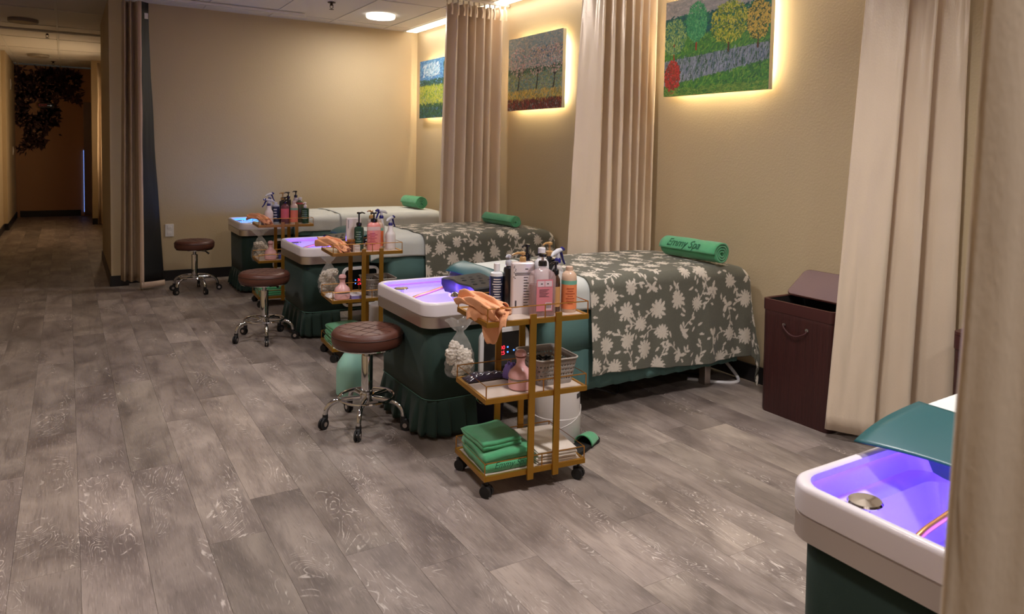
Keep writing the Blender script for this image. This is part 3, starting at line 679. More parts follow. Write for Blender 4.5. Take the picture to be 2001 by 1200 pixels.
VIO = ((.13, .065, 1.0), mat('violet_led', (120, 80, 255), .5, emit=(88, 40, 255), estr=24), 3.8)
BLU = ((.02, .28, 1.0), mat('blue_led', (60, 160, 255), .5, emit=(10, 120, 255), estr=24), 3.8)
beds = []
for (x, y, lb, g) in ((1.33, 2.865, 'teal skirted head spa bed under the nearest flowered blanket, glowing violet basin', VIO),
                      (1.335, 4.84, 'middle head spa bed with violet basin, between two rolling stools', None),
                      (1.285, 6.62, 'farthest head spa bed with bright blue basin by the back wall', BLU),
                      (1.285, .345, 'head spa bed at bottom right with basin cut by the foreground curtain', None)):
    b_ = bed_proto(g) if g else copy_tree(beds[0])
    b_.location = (x, y, 0); tag(b_, lb, 'massage bed', 'head spa beds in a row'); beds.append(b_)

for b_, rch in zip(beds, (.10, .12, .10, .235)):
    nx, ny = 22, 26; P = np.zeros((ny, nx, 3))
    for i in range(ny):
        v = i/(ny-1)
        for j in range(nx):
            u = j/(nx-1); reach = rch+.12*rch*math.sin(v*PI*2.3+.4)
            P[i, j] = (.515-reach*u, .03+v*.60, .690-.030*u**1.6+.012*math.sin(v*PI*2+u*2)*u-.02*(u**3)*abs(v-.5)*2+.010*(1-u))
    grid_mesh('vinyl_flap', P, None, M_vinyl, b_, solid=.003)

# ------------------------------------------------------------------ sheets and flowered blankets
def drape(x0, L, Y0, Y1, ztop, near, far, foot, step, rad=.055, seed=1, head_lip=.0, xend=None):
    """returns P, U, V arrays; u runs across from the near hem to the far hem, v along the bed"""
    Wt = Y1-Y0
    us = np.arange(-near, Wt+far+step/2, step); vs = np.arange(0, L+foot+step/2, step)
    def prof(s, lim):  # distance past the edge -> (outward, drop)
        s = np.asarray(s); arc = rad*PI/2; a = np.clip(s/rad, 0, PI/2)
        out = np.where(s <= 0, s, rad*np.sin(a)); dr = np.where(s <= 0, 0, rad*(1-np.cos(a))+np.clip(s-arc, 0, None)); return out, dr
    U, V = np.meshgrid(us, vs)
    on, dn = prof(-(U-rad), 0); of, df = prof(U-(Wt-rad), 0)
    y = np.where(U < Wt/2, Y0+rad-on, Y1-rad+of); d1 = np.where(U < Wt/2, dn, df)
    ox, d2 = prof(V-(L-rad), 0); x = x0+(L-rad)+ox
    # rounded crown
    crown = .012*np.clip(1-((U-Wt/2)/(Wt/2))**2, 0, 1)
    footslope = .022*np.clip((V-(L-.35))/.35, 0, 1)**2
    z = ztop-np.sqrt(d1**2+d2**2+0)+crown-footslope*np.exp(-d1*3)
    hang = np.clip(d1/.4, 0, 1); sgn = np.where(U < Wt/2, -1, 1)
    wav = .010*np.sin(V*9+seed)+.007*np.sin(V*23+seed*2)+.006*np.sin(V*41)
    y = y+sgn*hang*(.022+wav+.03*np.clip((V-(L-.12))/.2, 0, 1)); x = x+np.clip(d2/.3, 0, 1)*(.024+.012*np.sin(U*14))
    # slightly uneven hem
    z = z+hang*(.012*np.sin(V*5.0+seed))-hang*.035*V/L
    return np.stack([x, y, z], -1), U, V
def floral(U, V, seed=4):
    r = np.random.default_rng(seed); bg = np.array(lin((103, 102, 90))); fg = np.array(lin((214, 204, 190)))
    mask = np.zeros(U.shape); u0, v0 = U[0, 0], V[0, 0]; st = U[0, 1]-U[0, 0]; ny, nx = U.shape
    def win(cu, cv, R):
        j0 = max(0, int((cu-R-u0)/st)); j1 = min(nx, int((cu+R-u0)/st)+2); i0 = max(0, int((cv-R-v0)/st)); i1 = min(ny, int((cv+R-v0)/st)+2); return i0, i1, j0, j1
    pts = []
    for _ in range(6000):
        p = (r.uniform(U.min(), U.max()), r.uniform(V.min(), V.max()))
        if all((p[0]-q[0])**2+(p[1]-q[1])**2 > .116**2 for q in pts): pts.append(p)
    def ell(cu, cv, a, b, an):
        i0, i1, j0, j1 = win(cu, cv, a*1.1)
        if i1 <= i0 or j1 <= j0: return
        du = U[i0:i1, j0:j1]-cu; dv = V[i0:i1, j0:j1]-cv; p = du*math.cos(an)+dv*math.sin(an); q = -du*math.sin(an)+dv*math.cos(an)
        s = 1-(p/a)**2; m = (np.abs(q) < b*np.clip(s, 0, 1)**.8) & (s > 0); mask[i0:i1, j0:j1][m] = 1
    def stem(cu, cv, an, Ln, bend):
        a = an; x, y = cu, cv; n = int(Ln/.004)
        for k in range(n):
            x += .004*math.cos(a); y += .004*math.sin(a); a += bend*.004
            i0, i1, j0, j1 = win(x, y, .0035)
            if i1 > i0 and j1 > j0: mask[i0:i1, j0:j1][((U[i0:i1, j0:j1]-x)**2+(V[i0:i1, j0:j1]-y)**2) < .0029**2] = 1
            if k % 9 == 5: s = 1 if (k//9) % 2 else -1; ell(x+.018*math.cos(a+s*.9), y+.018*math.sin(a+s*.9), .017, .0062, a+s*.9)
        ell(x, y, .018, .007, a)
    for cu, cv in pts:
        kind = r.random(); R = r.uniform(.036, .050)
        stem(cu, cv, r.uniform(0, 2*PI), r.uniform(.08, .15), r.uniform(-13, 13))
        if kind < .75:
            n = r.integers(10, 14); ph = r.uniform(0, 6)
            i0, i1, j0, j1 = win(cu, cv, R*1.15)
            if i1 <= i0 or j1 <= j0: continue
            du = U[i0:i1, j0:j1]-cu; dv = V[i0:i1, j0:j1]-cv; rad_ = np.hypot(du, dv); th = np.arctan2(dv, du)
            pet = .44+.58*np.abs(np.cos(n*(th+ph)/2))**.6*(1+.12*np.sin(th*3+ph)); m = rad_ < R*pet; mask[i0:i1, j0:j1][m] = 1
        else:
            for k in range(5): a = r.uniform(0, 2*PI); ell(cu+.02*math.cos(a), cv+.02*math.sin(a), .024, .009, a)
    for _ in range(400):
        ell(r.uniform(U.min(), U.max()), r.uniform(V.min(), V.max()), r.uniform(.012, .019), .006, r.uniform(0, 6.3))
    grain = r.normal(0, .035, U.shape+(1,))
    col = bg*(1-mask[..., None])+fg*mask[..., None]
    return np.clip(col*(1+grain), 0, 1)
M_blanket = attr_mat('flowered_fleece', .92, bump=.15, bscale=600, sheen=.12)
X_b, zt = 2.165, .686
P, U, V = drape(X_b, 1.14, 2.778, 3.552, zt, .455, .40, .42, .0042)
col = floral(U, V)
rolled = (V < .012); 
bl1 = grid_mesh('flowered_blanket', P, col, M_blanket, solid=.006)
tag(bl1, 'grey green blanket with white daisies on the nearest bed', 'blanket', 'flowered blankets')
def set_origin(o, loc):
    o.data.transform(Matrix.Translation(-Vector(loc))); o.location = loc
set_origin(bl1, (2.7, 3.165, .7))
bl2 = bl1.copy(); C.objects.link(bl2); bl2.location = (2.715, 5.13, .7); bl2.rotation_euler.z = .012; tag(bl2, 'grey green blanket with white daisies on the middle bed', 'blanket', 'flowered blankets')
edge = B()
for (dx, dy, bb) in ((0, 0, bl1), (.015, 1.965, bl2)):
    pass
P3, U3, V3 = drape(2.16, 1.12, 6.535, 7.305, .686, .30, .2, .3, .012, seed=3)
b3 = grid_mesh('white_blanket', P3, None, M_sheet, solid=.006); tag(b3, 'plain white blanket spread over the farthest bed', 'blanket'); set_origin(b3, (2.7, 6.92, .7))
for (bx, by, lb, z_) in ((1.33, 2.865, 'white sheet on the head end of the nearest flowered bed', .679), (1.335, 4.84, 'white sheet on the head end of the middle bed', .679), (1.285, 6.62, 'white sheet under the plain white blanket on the farthest bed', .679), (1.285, .345, 'white sheet on the bed behind the foreground curtain', .679)):
    PS, US, VS = drape(0, .68, -.077, .677, z_, .112, .112, 0, .012, rad=.05, seed=2)
    # round the head end downwards a little and ripple it
    t = np.clip((.10-VS)/.10, 0, 1); PS[..., 2] -= .03*t**2; PS[..., 2] += .003*np.sin(US*30+VS*14)
    PS[..., 0] += bx+.45; PS[..., 1] += by
    o = grid_mesh('bed_sheet', PS, None, M_sheet, solid=.004); tag(o, lb, 'sheet', 'white bed sheets'); set_origin(o, (bx+.85, by+.3, .7))

# ------------------------------------------------------------------ rolled towels
def towel_roll(loc, rz, L, R, label, text=None, seed=1):
    e = empty('rolled_towel', loc, rz, label, 'towel', 'green rolled towels on the beds')
    turns = 3.6; n = 130; m = 22; P = np.zeros((m, n, 3))
    for i in range(m):
        s_ = -L/2+L*i/(m-1)
        for j in range(n):
            t = j/(n-1); a = 2*PI*turns*(1-t); rr_ = .008+(R-.008)*(1-t)
            rr_ += .0025*noise.noise(Vector((math.cos(a)*2, math.sin(a)*2, s_*12+seed)))*(1.5-t)
            endp = .004*math.sin(a*2.0+seed)*(1 if abs(s_) > L*.47 else 0)
            sq = 1-.07*(math.sin(a) < 0)*abs(math.sin(a))
            P[i, j] = (rr_*math.cos(a-.6), s_+endp, R*.95+rr_*math.sin(a-.6)*(.93 if math.sin(a-.6) < 0 else 1.0))
    grid_mesh('terry_cloth', P, None, M_towel, e, solid=.010)
    if text:
        vs, fs = text_geo(text, .062, .35, .95); b = B(); out = []
        for v in vs:
            ang = PI-.55-(v.y)/R; rr_ = R+.0072  # front upper side faces -x
            out.append((rr_*math.cos(ang), -v.x+.03, R*.95+rr_*math.sin(ang)))
        b.add(out, fs).build('embroidery', M_thread, e, smooth=False, fix=False)
    return e
towel_roll((3.085, 3.0, .697), .06, .41, .062, 'green rolled towel with dark script, on the nearest flowered bed', 'Emmy Spa')
towel_roll((3.02, 5.08, .697), .08, .42, .047, 'green rolled towel on the middle flowered bed', None, 5)
towel_roll((3.03, 6.85, .697), .15, .30, .066, 'green rolled towel on the plain white bed at the back', None, 9)

# ------------------------------------------------------------------ gold trolleys
CL, CW = .44, .30
def cart_proto():
    r = empty('gold_trolley')
    for nm, z, lip in (('bottom_tray', .067, .066), ('middle_tray', .361, .066), ('top_tray', .649, .068)):
        t = B().box((CL/2, .006, z+.010), (CL, .012, .020), .0015).box((CL/2, CW-.006, z+.010), (CL, .012, .020), .0015).box((.006, CW/2, z+.010), (.012, CW-.024, .020), .0015).box((CL-.006, CW/2, z+.010), (.012, CW-.024, .020), .0015).build(nm, M_gold, r, smooth=False)
        B().box((CL/2, CW/2, z+.013), (CL-.024, CW-.024, .006)).build('shelf_panel', M_marble, t, smooth=False)
        zr = z+lip+.002; b = B()
        b.tube([(.004, .004, zr), (CL-.004, .004, zr), (CL-.004, CW-.004, zr), (.004, CW-.004, zr)], .0024, 6, closed=True)
        for x, y in ((.004, .004), (CL-.004, .004), (CL-.004, CW-.004), (.004, CW-.004), (.245, .004), (.245, CW-.004)): b.tube([(x, y, z+.015), (x, y, zr)], .0024, 6)
        b.build('guard_rail', M_goldrod, t)
    for x in (.19, .30):
        for y in (-.004, CW+.004): B().box((x, y, .368), (.026, .010, .640), .001).build('post', M_gold, r, smooth=False)
    for x, y in ((.02, .02), (CL-.02, .02), (.02, CW-.02), (CL-.02, CW-.02)):
        c = B().tube([(x, y, .067), (x, y, .045)], .006, 8).box((x, y+.004, .038), (.03, .03, .02), .006); c.build('caster', M_black, r, angle=30)
        cc = r.children[-1] if False else [o for o in r.children if o.name.startswith('caster')][-1]
        wv = Vector((.8, .6, 0)).normalized()
        p = Vector((x, y, .0225)); b = B().tube([tuple(p-wv*.017), tuple(p-wv*.004)], .0225, 20).tube([tuple(p+wv*.004), tuple(p+wv*.017)], .0225, 20); b.build('wheel', M_rubber, cc, angle=30)
    return r
carts = []
ct = cart_proto(); ct.location = (1.309, 2.287, 0); ct.rotation_euler.z = -.1; carts.append(ct)
tag(ct, 'gold three tier trolley on black casters, nearest to the camera', 'trolley', 'gold trolleys')
c2 = copy_tree(ct); c2.location = (1.35, 4.235, 0); c2.rotation_euler.z = -.07; carts.append(c2); tag(c2, 'middle gold trolley, its top tray holding the pink pump bottle and gold tin', 'trolley', 'gold trolleys')
c3 = copy_tree(ct); c3.location = (1.30, 5.985, 0); c3.rotation_euler.z = -.05; carts.append(c3); tag(c3, 'farthest gold trolley, partly behind the middle basin', 'trolley', 'gold trolleys')
def onto(cart, lx, ly, z, rz=0):
    a = cart.rotation_euler.z; c, s = math.cos(a), math.sin(a)
    return (cart.location.x+lx*c-ly*s, cart.location.y+lx*s+ly*c, z), a+rz
TZ, MZ, BZ = .665, .377, .083

# ------------------------------------------------------------------ bottles
def m_label(c): return mat('label_%d_%d_%d' % c, c, .5)
def m_plain(c, rough=.25): return mat('plastic_%d_%d_%d' % c, c, rough, coat=.2)
def m_clear(c, al=.5): return mat('clear_%d_%d_%d' % c, c, .08, alpha=al, coat=.4)
M_print = mat('label_print', (60, 56, 60), .6)
M_printw = mat('label_print_white', (214, 214, 214), .6)
def band(r0, z0, z1, a0=150, a1=320, n=22, off=.0006, sx=1, sy=1):
    b = B(); rs = []
    for z in (z0, z1):
        rs.append([((r0+off)*math.cos(math.radians(a0+(a1-a0)*k/n))*sx, (r0+off)*math.sin(math.radians(a0+(a1-a0)*k/n))*sy, z) for k in range(n+1)])
    b.rings(rs, closed=False); return b
def prints(e, r0, z0, z1, n, m, a0=200, a1=290, sx=1, sy=1, seed=0):
    rn = random.Random(seed+n); b = B()
    for k in range(n):
        z = z1-(z1-z0)*(k+.5)/n; q = rn.uniform(.4, 1); aa = a0+(a1-a0)*(1-q)*.5
        rs = [[((r0+.0012)*math.cos(math.radians(t))*sx, (r0+.0012)*math.sin(math.radians(t))*sy, zz) for t in np.linspace(aa, aa+(a1-a0)*q, 7)] for zz in (z, z+(z1-z0)/n*.4)]
        b.rings(rs, closed=False)
    b.build('label_print', m, e, fix=False)
def pump(e, z, col, spout=.035, ang=3.6, r=.012, tall=.03, m=None):
    m = m or m_plain(col); c, s = math.cos(ang), math.sin(ang)
    b = B().lathe([(r, z-.004), (r+.001, z), (r+.001, z+.014), (r*.8, z+.018), (.005, z+.019), (.005, z+.019+tall), (.0001, z+.019+tall)], 18)
    zt_ = z+.019+tall
    b.lathe([(.0001, zt_-.002), (r*.85, zt_-.002), (r*.85, zt_+.008), (.0001, zt_+.011)], 16).tube([(0, 0, zt_+.004), (spout*.6*c, spout*.6*s, zt_+.005), (spout*c, spout*s, zt_-.001)], [.006, .0048, .0035], 8)
    b.build('pump', m, e)
def cap(e, z, r, h, col): B().lathe([(.0001, z), (r, z), (r, z+h-.002), (r-.002, z+h), (.0001, z+h)], 20).build('cap', m_plain(col), e)
def trigger(e, z, ang, body=(220, 220, 225), lever=(34, 34, 110)):
    c, s = math.cos(ang), math.sin(ang)
    def q(x, zz): return (x*c, x*s, z+zz)
    B().lathe([(.0001, z), (.014, z), (.014, z+.014), (.009, z+.02), (.0001, z+.02)], 18).build('collar', m_plain(lever), e)
    B().tube([q(0, .016), q(0, .040)], .009, 10).tube([q(-.045, .030), q(-.030, .040), q(.0, .048), (.026*c, .026*s, z+.050)], [.004, .009, .011, .009], 10).build('spray_head', m_clear(body, .75), e)
    B().tube([q(.022, .050), q(.030, .054), q(.044, .050)], [.010, .010, .007], 8).tube([q(.018, .044), q(.028, .030), q(.036, .010), q(.052, -.012)], [.008, .006, .005, .004], 8).build('trigger_lever', m_plain(lever), e)
def bottle(loc, label, prof, col, top, clear=0, lab=None, labc=None, group=None, rz=0, sx=1, sy=1, pr_=None, cat='bottle', bands=()):
    e = empty('bottle', loc, rz, label, cat, group)
    B().lathe([(.0001, 0)]+prof, 28, sx=sx, sy=sy).build('body', m_clear(col, clear) if clear else m_plain(col), e)
    rmax = max(p[0] for p in prof)
    if lab: band(rmax, lab[0], lab[1], sx=sx, sy=sy).build('paper_label', m_label(labc), e)
    for z0, z1, cc in bands: band(rmax, z0, z1, 0, 360, 36, .001, sx, sy).build('color_band', m_label(cc), e)
    if pr_: prints(e, rmax+.0006, pr_[0], pr_[1], pr_[2], pr_[3], sx=sx, sy=sy)
    z = max(p[1] for p in prof)
    if top[0] == 'pump': pump(e, z, top[1], **(top[2] if len(top) > 2 else {}))
    elif top[0] == 'cap': cap(e, z, top[2], top[3], top[1])
    elif top[0] == 'trigger': trigger(e, z, top[1])
    return e
def cyl(r, h, neck=.012, sh=.02, nh=.01): return [(r*.94, 0), (r, .004), (r, h-sh), (r*.93, h-sh*.45), (r*.62, h-sh*.1), (neck, h), (neck, h+nh)]
G1 = 'bottles on the nearest trolley'; G2 = 'bottles on the middle trolley'; G3 = 'bottles on the farthest trolley'
GOLDC = (172, 132, 82); BLK = (20, 18, 20); WHT = (225, 222, 222)
def at(c, x, y, z=TZ): return onto(c, x, y, z)[0]
bottle(at(ct, .135, .215), 'navy bottle with white shoulder and white cap on the nearest trolley', cyl(.027, .155, .012, .012, .004), (212, 212, 214), ('cap', (222, 220, 222), .0125, .030), lab=(.008, .138), labc=(38, 50, 84), group=G1, pr_=(.02, .13, 11, M_printw))
bottle(at(ct, .175, .19), 'tall black bottle with silver cap beside the navy bottle', cyl(.020, .178, .008, .014, .006), (26, 26, 32), ('pump', (170, 170, 178), dict(spout=.02, tall=.012)), group=G1)
# rectangular white bottle with gold pump
e = empty('bottle', at(ct, .205, .125), -.35, 'tall rectangular white bottle with black text and gold pump', 'bottle', G1)
B().rings([rrect(-.045, .045, -.022, .022, .008, 4, z) for z in (.0, .003, .198)]+[rrect(-.042, .042, -.019, .019, .008, 4, .203)], cap0=True, cap1=True).build('body', m_plain((214, 202, 200)), e, angle=30)
rn = random.Random(4); b = B()
for k in range(11): w_ = rn.uniform(.012, .035); b.box((.018-.0175+w_/2, -.0225, .145-k*.011), (w_, .0008, .003))
for k in range(2): b.box((.004, -.0225, .162-k*.006), (.07, .0008, .0025))
for k in range(9): b.box((-.035+rn.uniform(-.004, .004), -.0225, .19-k*.006), (.005, .0008, .0022), rot=(0, rn.uniform(-1, 1), 0))
b.box((-.03, -.0225, .04), (.006, .0008, .028)).box((.012, -.0225, .178), (.012, .0008, .003)); b.build('label_print', M_print, e, smooth=False)
B().lathe([(.0001, .203), (.014, .203), (.014, .206)], 18).build('shoulder', m_plain((206, 168, 140)), e)
pump(e, .207, GOLDC, spout=.05, ang=3.5, tall=.008, r=.012)
bottle(at(ct, .275, .225), 'dark bottle with black pump behind the rectangular white bottle', cyl(.028, .195, .012, .012, .01), (42, 40, 46), ('pump', BLK, dict(spout=.035, ang=3.5, tall=.026, r=.016)), group=G1)
# clear pink-labelled bottle
e = empty('bottle', at(ct, .262, .065), -.25, 'wide clear pump bottle with pink label and barcode', 'bottle', G1)
B().rings([rrect(-.050, .050, -.027, .027, .018, 5, 0.0), rrect(-.052, .052, -.029, .029, .02, 5, .004), rrect(-.052, .052, -.029, .029, .02, 5, .150), rrect(-.045, .045, -.026, .026, .02, 5, .168), rrect(-.028, .028, -.02, .02, .018, 5, .180), rrect(-.014, .014, -.014, .014, .012, 5, .186), rrect(-.014, .014, -.014, .014, .012, 5, .196)], cap0=True, cap1=True).build('body', m_clear((222, 190, 190), .32), e, angle=30)
B().rings([rrect(-.049, .049, -.026, .026, .017, 5, .003), rrect(-.049, .049, -.026, .026, .017, 5, .122)], cap0=True, cap1=True).build('liquid', m_clear((120, 66, 64), .72), e, angle=30)
B().box((0, -.0298, .083), (.066, .0006, .124)).build('pink_label', m_label((206, 122, 130)), e, smooth=False)
b = B().box((-.0155, -.0303, .128), (.028, .0006, .022)).box((.0155, -.0303, .128), (.028, .0006, .022)).box((.0165, -.0303, .040), (.026, .0006, .030)); b.build('label_panels', m_label((214, 190, 194)), e, smooth=False)
b = B()
for k in range(9): b.box((.0075+k*.0023, -.0307, .042), (.0012 if k % 3 else .0006, .0006, .020))
for k in range(7): b.box((-.002-(k % 3)*.003, -.0305, .105-k*.0045), (.040-(k % 3)*.006, .0006, .0012))
for x in (-.0125, .0125): b.box((x, -.0307, .128), (.007, .0006, .004))
b.build('label_print', M_print, e, smooth=False)
B().lathe([(.0001, .194), (.017, .194), (.017, .208), (.014, .214), (.0001, .214)], 20).build('collar', m_plain(BLK), e)
B().lathe([(.005, .214), (.005, .232)], 12).build('stem', M_steel, e)
B().lathe([(.0001, .228), (.015, .230), (.015, .242), (.0001, .244)], 18).tube([(0, 0, .238), (-.02, -.008, .240), (-.032, -.012, .238)], [.006, .005, .004], 8).build('pump', m_plain(BLK), e)
bottle(at(ct, .335, .21), 'white bottle with smooth white cap in the middle of the nearest trolley', cyl(.031, .200, .015, .035, .004), (224, 220, 222), ('cap', (222, 218, 222), .0155, .040), group=G1)
bottle(at(ct, .385, .235), 'dark square bottle with gold pump at the back of the nearest trolley', cyl(.024, .196, .012, .010, .012), (30, 34, 36), ('pump', GOLDC, dict(spout=.038, ang=3.3, tall=.026, r=.014)), group=G1)
bottle(at(ct, .335, .09), 'small amber bottle with black pump and tan label', cyl(.0195, .150, .010, .035, .006), (70, 44, 30), ('pump', BLK, dict(spout=.035, ang=3.4, tall=.020, r=.0125)), group=G1, lab=(.025, .105), labc=(196, 146, 92))
bottle(at(ct, .395, .085), 'orange labelled bottle with teal stripe beside the right rail', cyl(.0305, .165, .015, .030, .014), (206, 172, 146), ('cap', (210, 180, 160), .0135, .004), group=G1, bands=((.014, .112, (226, 132, 84)), (.112, .128, (110, 168, 146))), pr_=(.03, .10, 7, mat('print_rust', (176, 84, 48), .6)))
bottle(at(ct, .405, .20), 'clear spray bottle with dark blue trigger behind the orange bottle', cyl(.028, .170, .013, .05, .01), (214, 206, 206), ('trigger', .35), clear=.45, group=G1)

# middle trolley
bottle(at(c2, .195, .13), 'dark green bottle with tall black pump on the middle trolley', cyl(.030, .150, .013, .018, .006), (26, 62, 48), ('pump', BLK, dict(spout=.040, ang=.1, tall=.055, r=.016)), group=G2, pr_=(.02, .12, 7, mat('print_sage', (120, 150, 130), .6)))
bottle(at(c2, .285, .11), 'large pink bottle with black pump on the middle trolley', cyl(.044, .175, .02, .03, .006), (232, 146, 138), ('pump', BLK, dict(spout=.026, ang=3.4, tall=.03, r=.02)), group=G2, sy=.62, lab=(.125, .148), labc=(226, 196, 188), pr_=(.03, .11, 8, mat('print_rose', (190, 70, 90), .6)))
bottle(at(c2, .345, .19), 'orange labelled bottle with teal stripe on the middle trolley', cyl(.026, .165, .013, .030, .012), (214, 184, 160), ('cap', (216, 196, 180), .012, .006), group=G2, bands=((.014, .112, (222, 116, 66)), (.112, .130, (130, 178, 152))))
bottle(at(c2, .395, .115), 'white spray bottle with navy collar at the end of the middle trolley', [(.031, 0), (.033, .004), (.033, .090), (.030, .104), (.018, .118), (.015, .150)], (226, 218, 214), ('trigger', .6), group=G2)
bottle(at(c2, .375, .245), 'slim white bottle with dark blue trigger behind the white spray bottle', [(.022, 0), (.024, .004), (.024, .12), (.014, .17), (.013, .185)], (216, 212, 210), ('trigger', 3.4), group=G2)
bottle(at(c2, .305, .235), 'pale bottle with gold pump behind the large pink bottle', cyl(.026, .18, .012, .016, .01), (176, 160, 150), ('pump', GOLDC, dict(spout=.03, ang=3.2, tall=.022, r=.014)), group=G2)
e = empty('bottle', at(c2, .185, .225), -.2, 'tall rectangular white bottle behind the dark green bottle', 'bottle', G2)
B().rings([rrect(-.045, .045, -.02, .02, .008, 4, z) for z in (0, .003, .190)]+[rrect(-.04, .04, -.016, .016, .008, 4, .195)], cap0=True, cap1=True).build('body', m_plain((216, 206, 204)), e, angle=30)
b = B()
for k in range(7): b.box((-.034, -.0205, .18-k*.008), (.006, .0008, .003))
b.build('label_print', M_print, e, smooth=False)
bottle(at(c2, .33, .19+.075), 'clear bottle with white cap behind the orange bottle on the middle trolley', cyl(.02, .17, .012, .02, .004), (220, 206, 204), ('cap', (222, 214, 214), .013, .02), clear=.5, group=G2)
e = empty('gold_tin', at(c2, .105, .16), .2, 'shiny gold tin beside the peach cloth on the middle trolley', 'tin')
B().lathe([(.0001, 0), (.036, 0), (.038, .004), (.038, .050), (.036, .054), (.0001, .056)], 30).build('tin_body', mat('shiny_gold', (232, 176, 74), .12, metal=1), e)
B().lathe([(.0388, .036), (.0395, .038), (.0395, .042), (.0388, .044)], 30).build('lid_rim', M_goldrod, e)
e = empty('glass_cup', at(c2, .135, .09), 0, 'small brown glass jar in front of the gold tin', 'jar')
B().lathe([(.0001, 0), (.024, 0), (.026, .004), (.026, .052), (.023, .056), (.022, .062)], 24).build('glass', m_clear((110, 60, 34), .7), e)
B().lathe([(.0001, .062), (.024, .062), (.024, .074), (.0001, .075)], 24).build('lid', M_goldrod, e)
e = empty('small_carton', at(c2, .155, .035), .1, 'small white carton at the front rail of the middle trolley', 'box')
B().box((0, 0, .0225), (.036, .026, .045), .002).build('carton_body', m_plain((214, 200, 190), .6), e, smooth=False)
B().box((0, 0, .0405), (.0368, .0268, .002)).build('carton_stripe', m_label((120, 84, 70)), e, smooth=False)

# farthest trolley
bottle(at(c3, .105, .14), 'white spray bottle with navy collar at the front of the farthest trolley', [(.033, 0), (.035, .004), (.035, .092), (.032, .104), (.020, .120), (.016, .150)], (226, 216, 212), ('trigger', 2.9), group=G3)
bottle(at(c3, .175, .21), 'navy bottle with white shoulder on the farthest trolley', cyl(.030, .155, .014, .012, .004), (200, 204, 214), ('cap', (222, 222, 222), .014, .016), lab=(.01, .138), labc=(36, 46, 76), group=G3, pr_=(.03, .12, 4, M_printw))
bottle(at(c3, .13, .245), 'clear spray bottle with raised dark blue trigger on the farthest trolley', cyl(.026, .18, .013, .05, .012), (206, 206, 212), ('trigger', .5), clear=.5, group=G3)
bottle(at(c3, .235, .135), 'reddish clear bottle with pink label and black pump on the farthest trolley', cyl(.034, .160, .014, .03, .01), (128, 70, 78), ('pump', BLK, dict(spout=.03, ang=3.5, tall=.024, r=.017)), clear=.7, lab=(.04, .125), labc=(206, 96, 108), group=G3)
bottle(at(c3, .235, .235), 'dark bottle with gold pump behind the reddish bottle', cyl(.028, .185, .013, .012, .01), (46, 44, 46), ('pump', GOLDC, dict(spout=.03, ang=3.4, tall=.03, r=.016)), group=G3)
bottle(at(c3, .275, .205), 'black bottle with black pump at the middle of the farthest trolley', cyl(.022, .20, .012, .012, .01), (28, 26, 30), ('pump', BLK, dict(spout=.035, ang=3.2, tall=.02, r=.014)), group=G3)
bottle(at(c3, .305, .125), 'orange labelled bottle with green stripe on the farthest trolley', cyl(.031, .165, .015, .030, .012), (206, 180, 160), ('cap', (214, 196, 180), .0145, .012), group=G3, bands=((.012, .112, (226, 122, 96)), (.112, .130, (128, 170, 140))))
bottle(at(c3, .375, .215), 'olive bottle with white shoulder and cap on the farthest trolley', cyl(.036, .185, .016, .045, .004), (86, 92, 62), ('cap', (216, 208, 204), .016, .022), group=G3, bands=((.155, .168, (176, 70, 62)),))
bottle(at(c3, .345, .245), 'slim bottle with black pump at the back of the farthest trolley', cyl(.02, .205, .01, .012, .008), (196, 180, 176), ('pump', BLK, dict(spout=.03, ang=3.3, tall=.024, r=.013)), group=G3)
bottle(at(c3, .395, .115), 'glossy dark green bottle with white pump on the farthest trolley', cyl(.031, .132, .012, .014, .004), (16, 58, 36), ('pump', (226, 216, 208), dict(spout=.026, ang=3.6, tall=.012, r=.013)), group=G3, pr_=(.03, .11, 5, mat('print_sage', (120, 150, 130), .6)))
e = empty('blue_carton', at(c3, .085, .255), .2, 'small blue carton behind the white spray bottle', 'box')
B().box((0, 0, .026), (.04, .03, .052), .002).build('carton_body', m_plain((40, 56, 110), .5), e, smooth=False)
B().box((0, 0, .0535), (.041, .031, .004), .001).build('carton_lid', m_plain((40, 34, 40), .5), e, smooth=False)

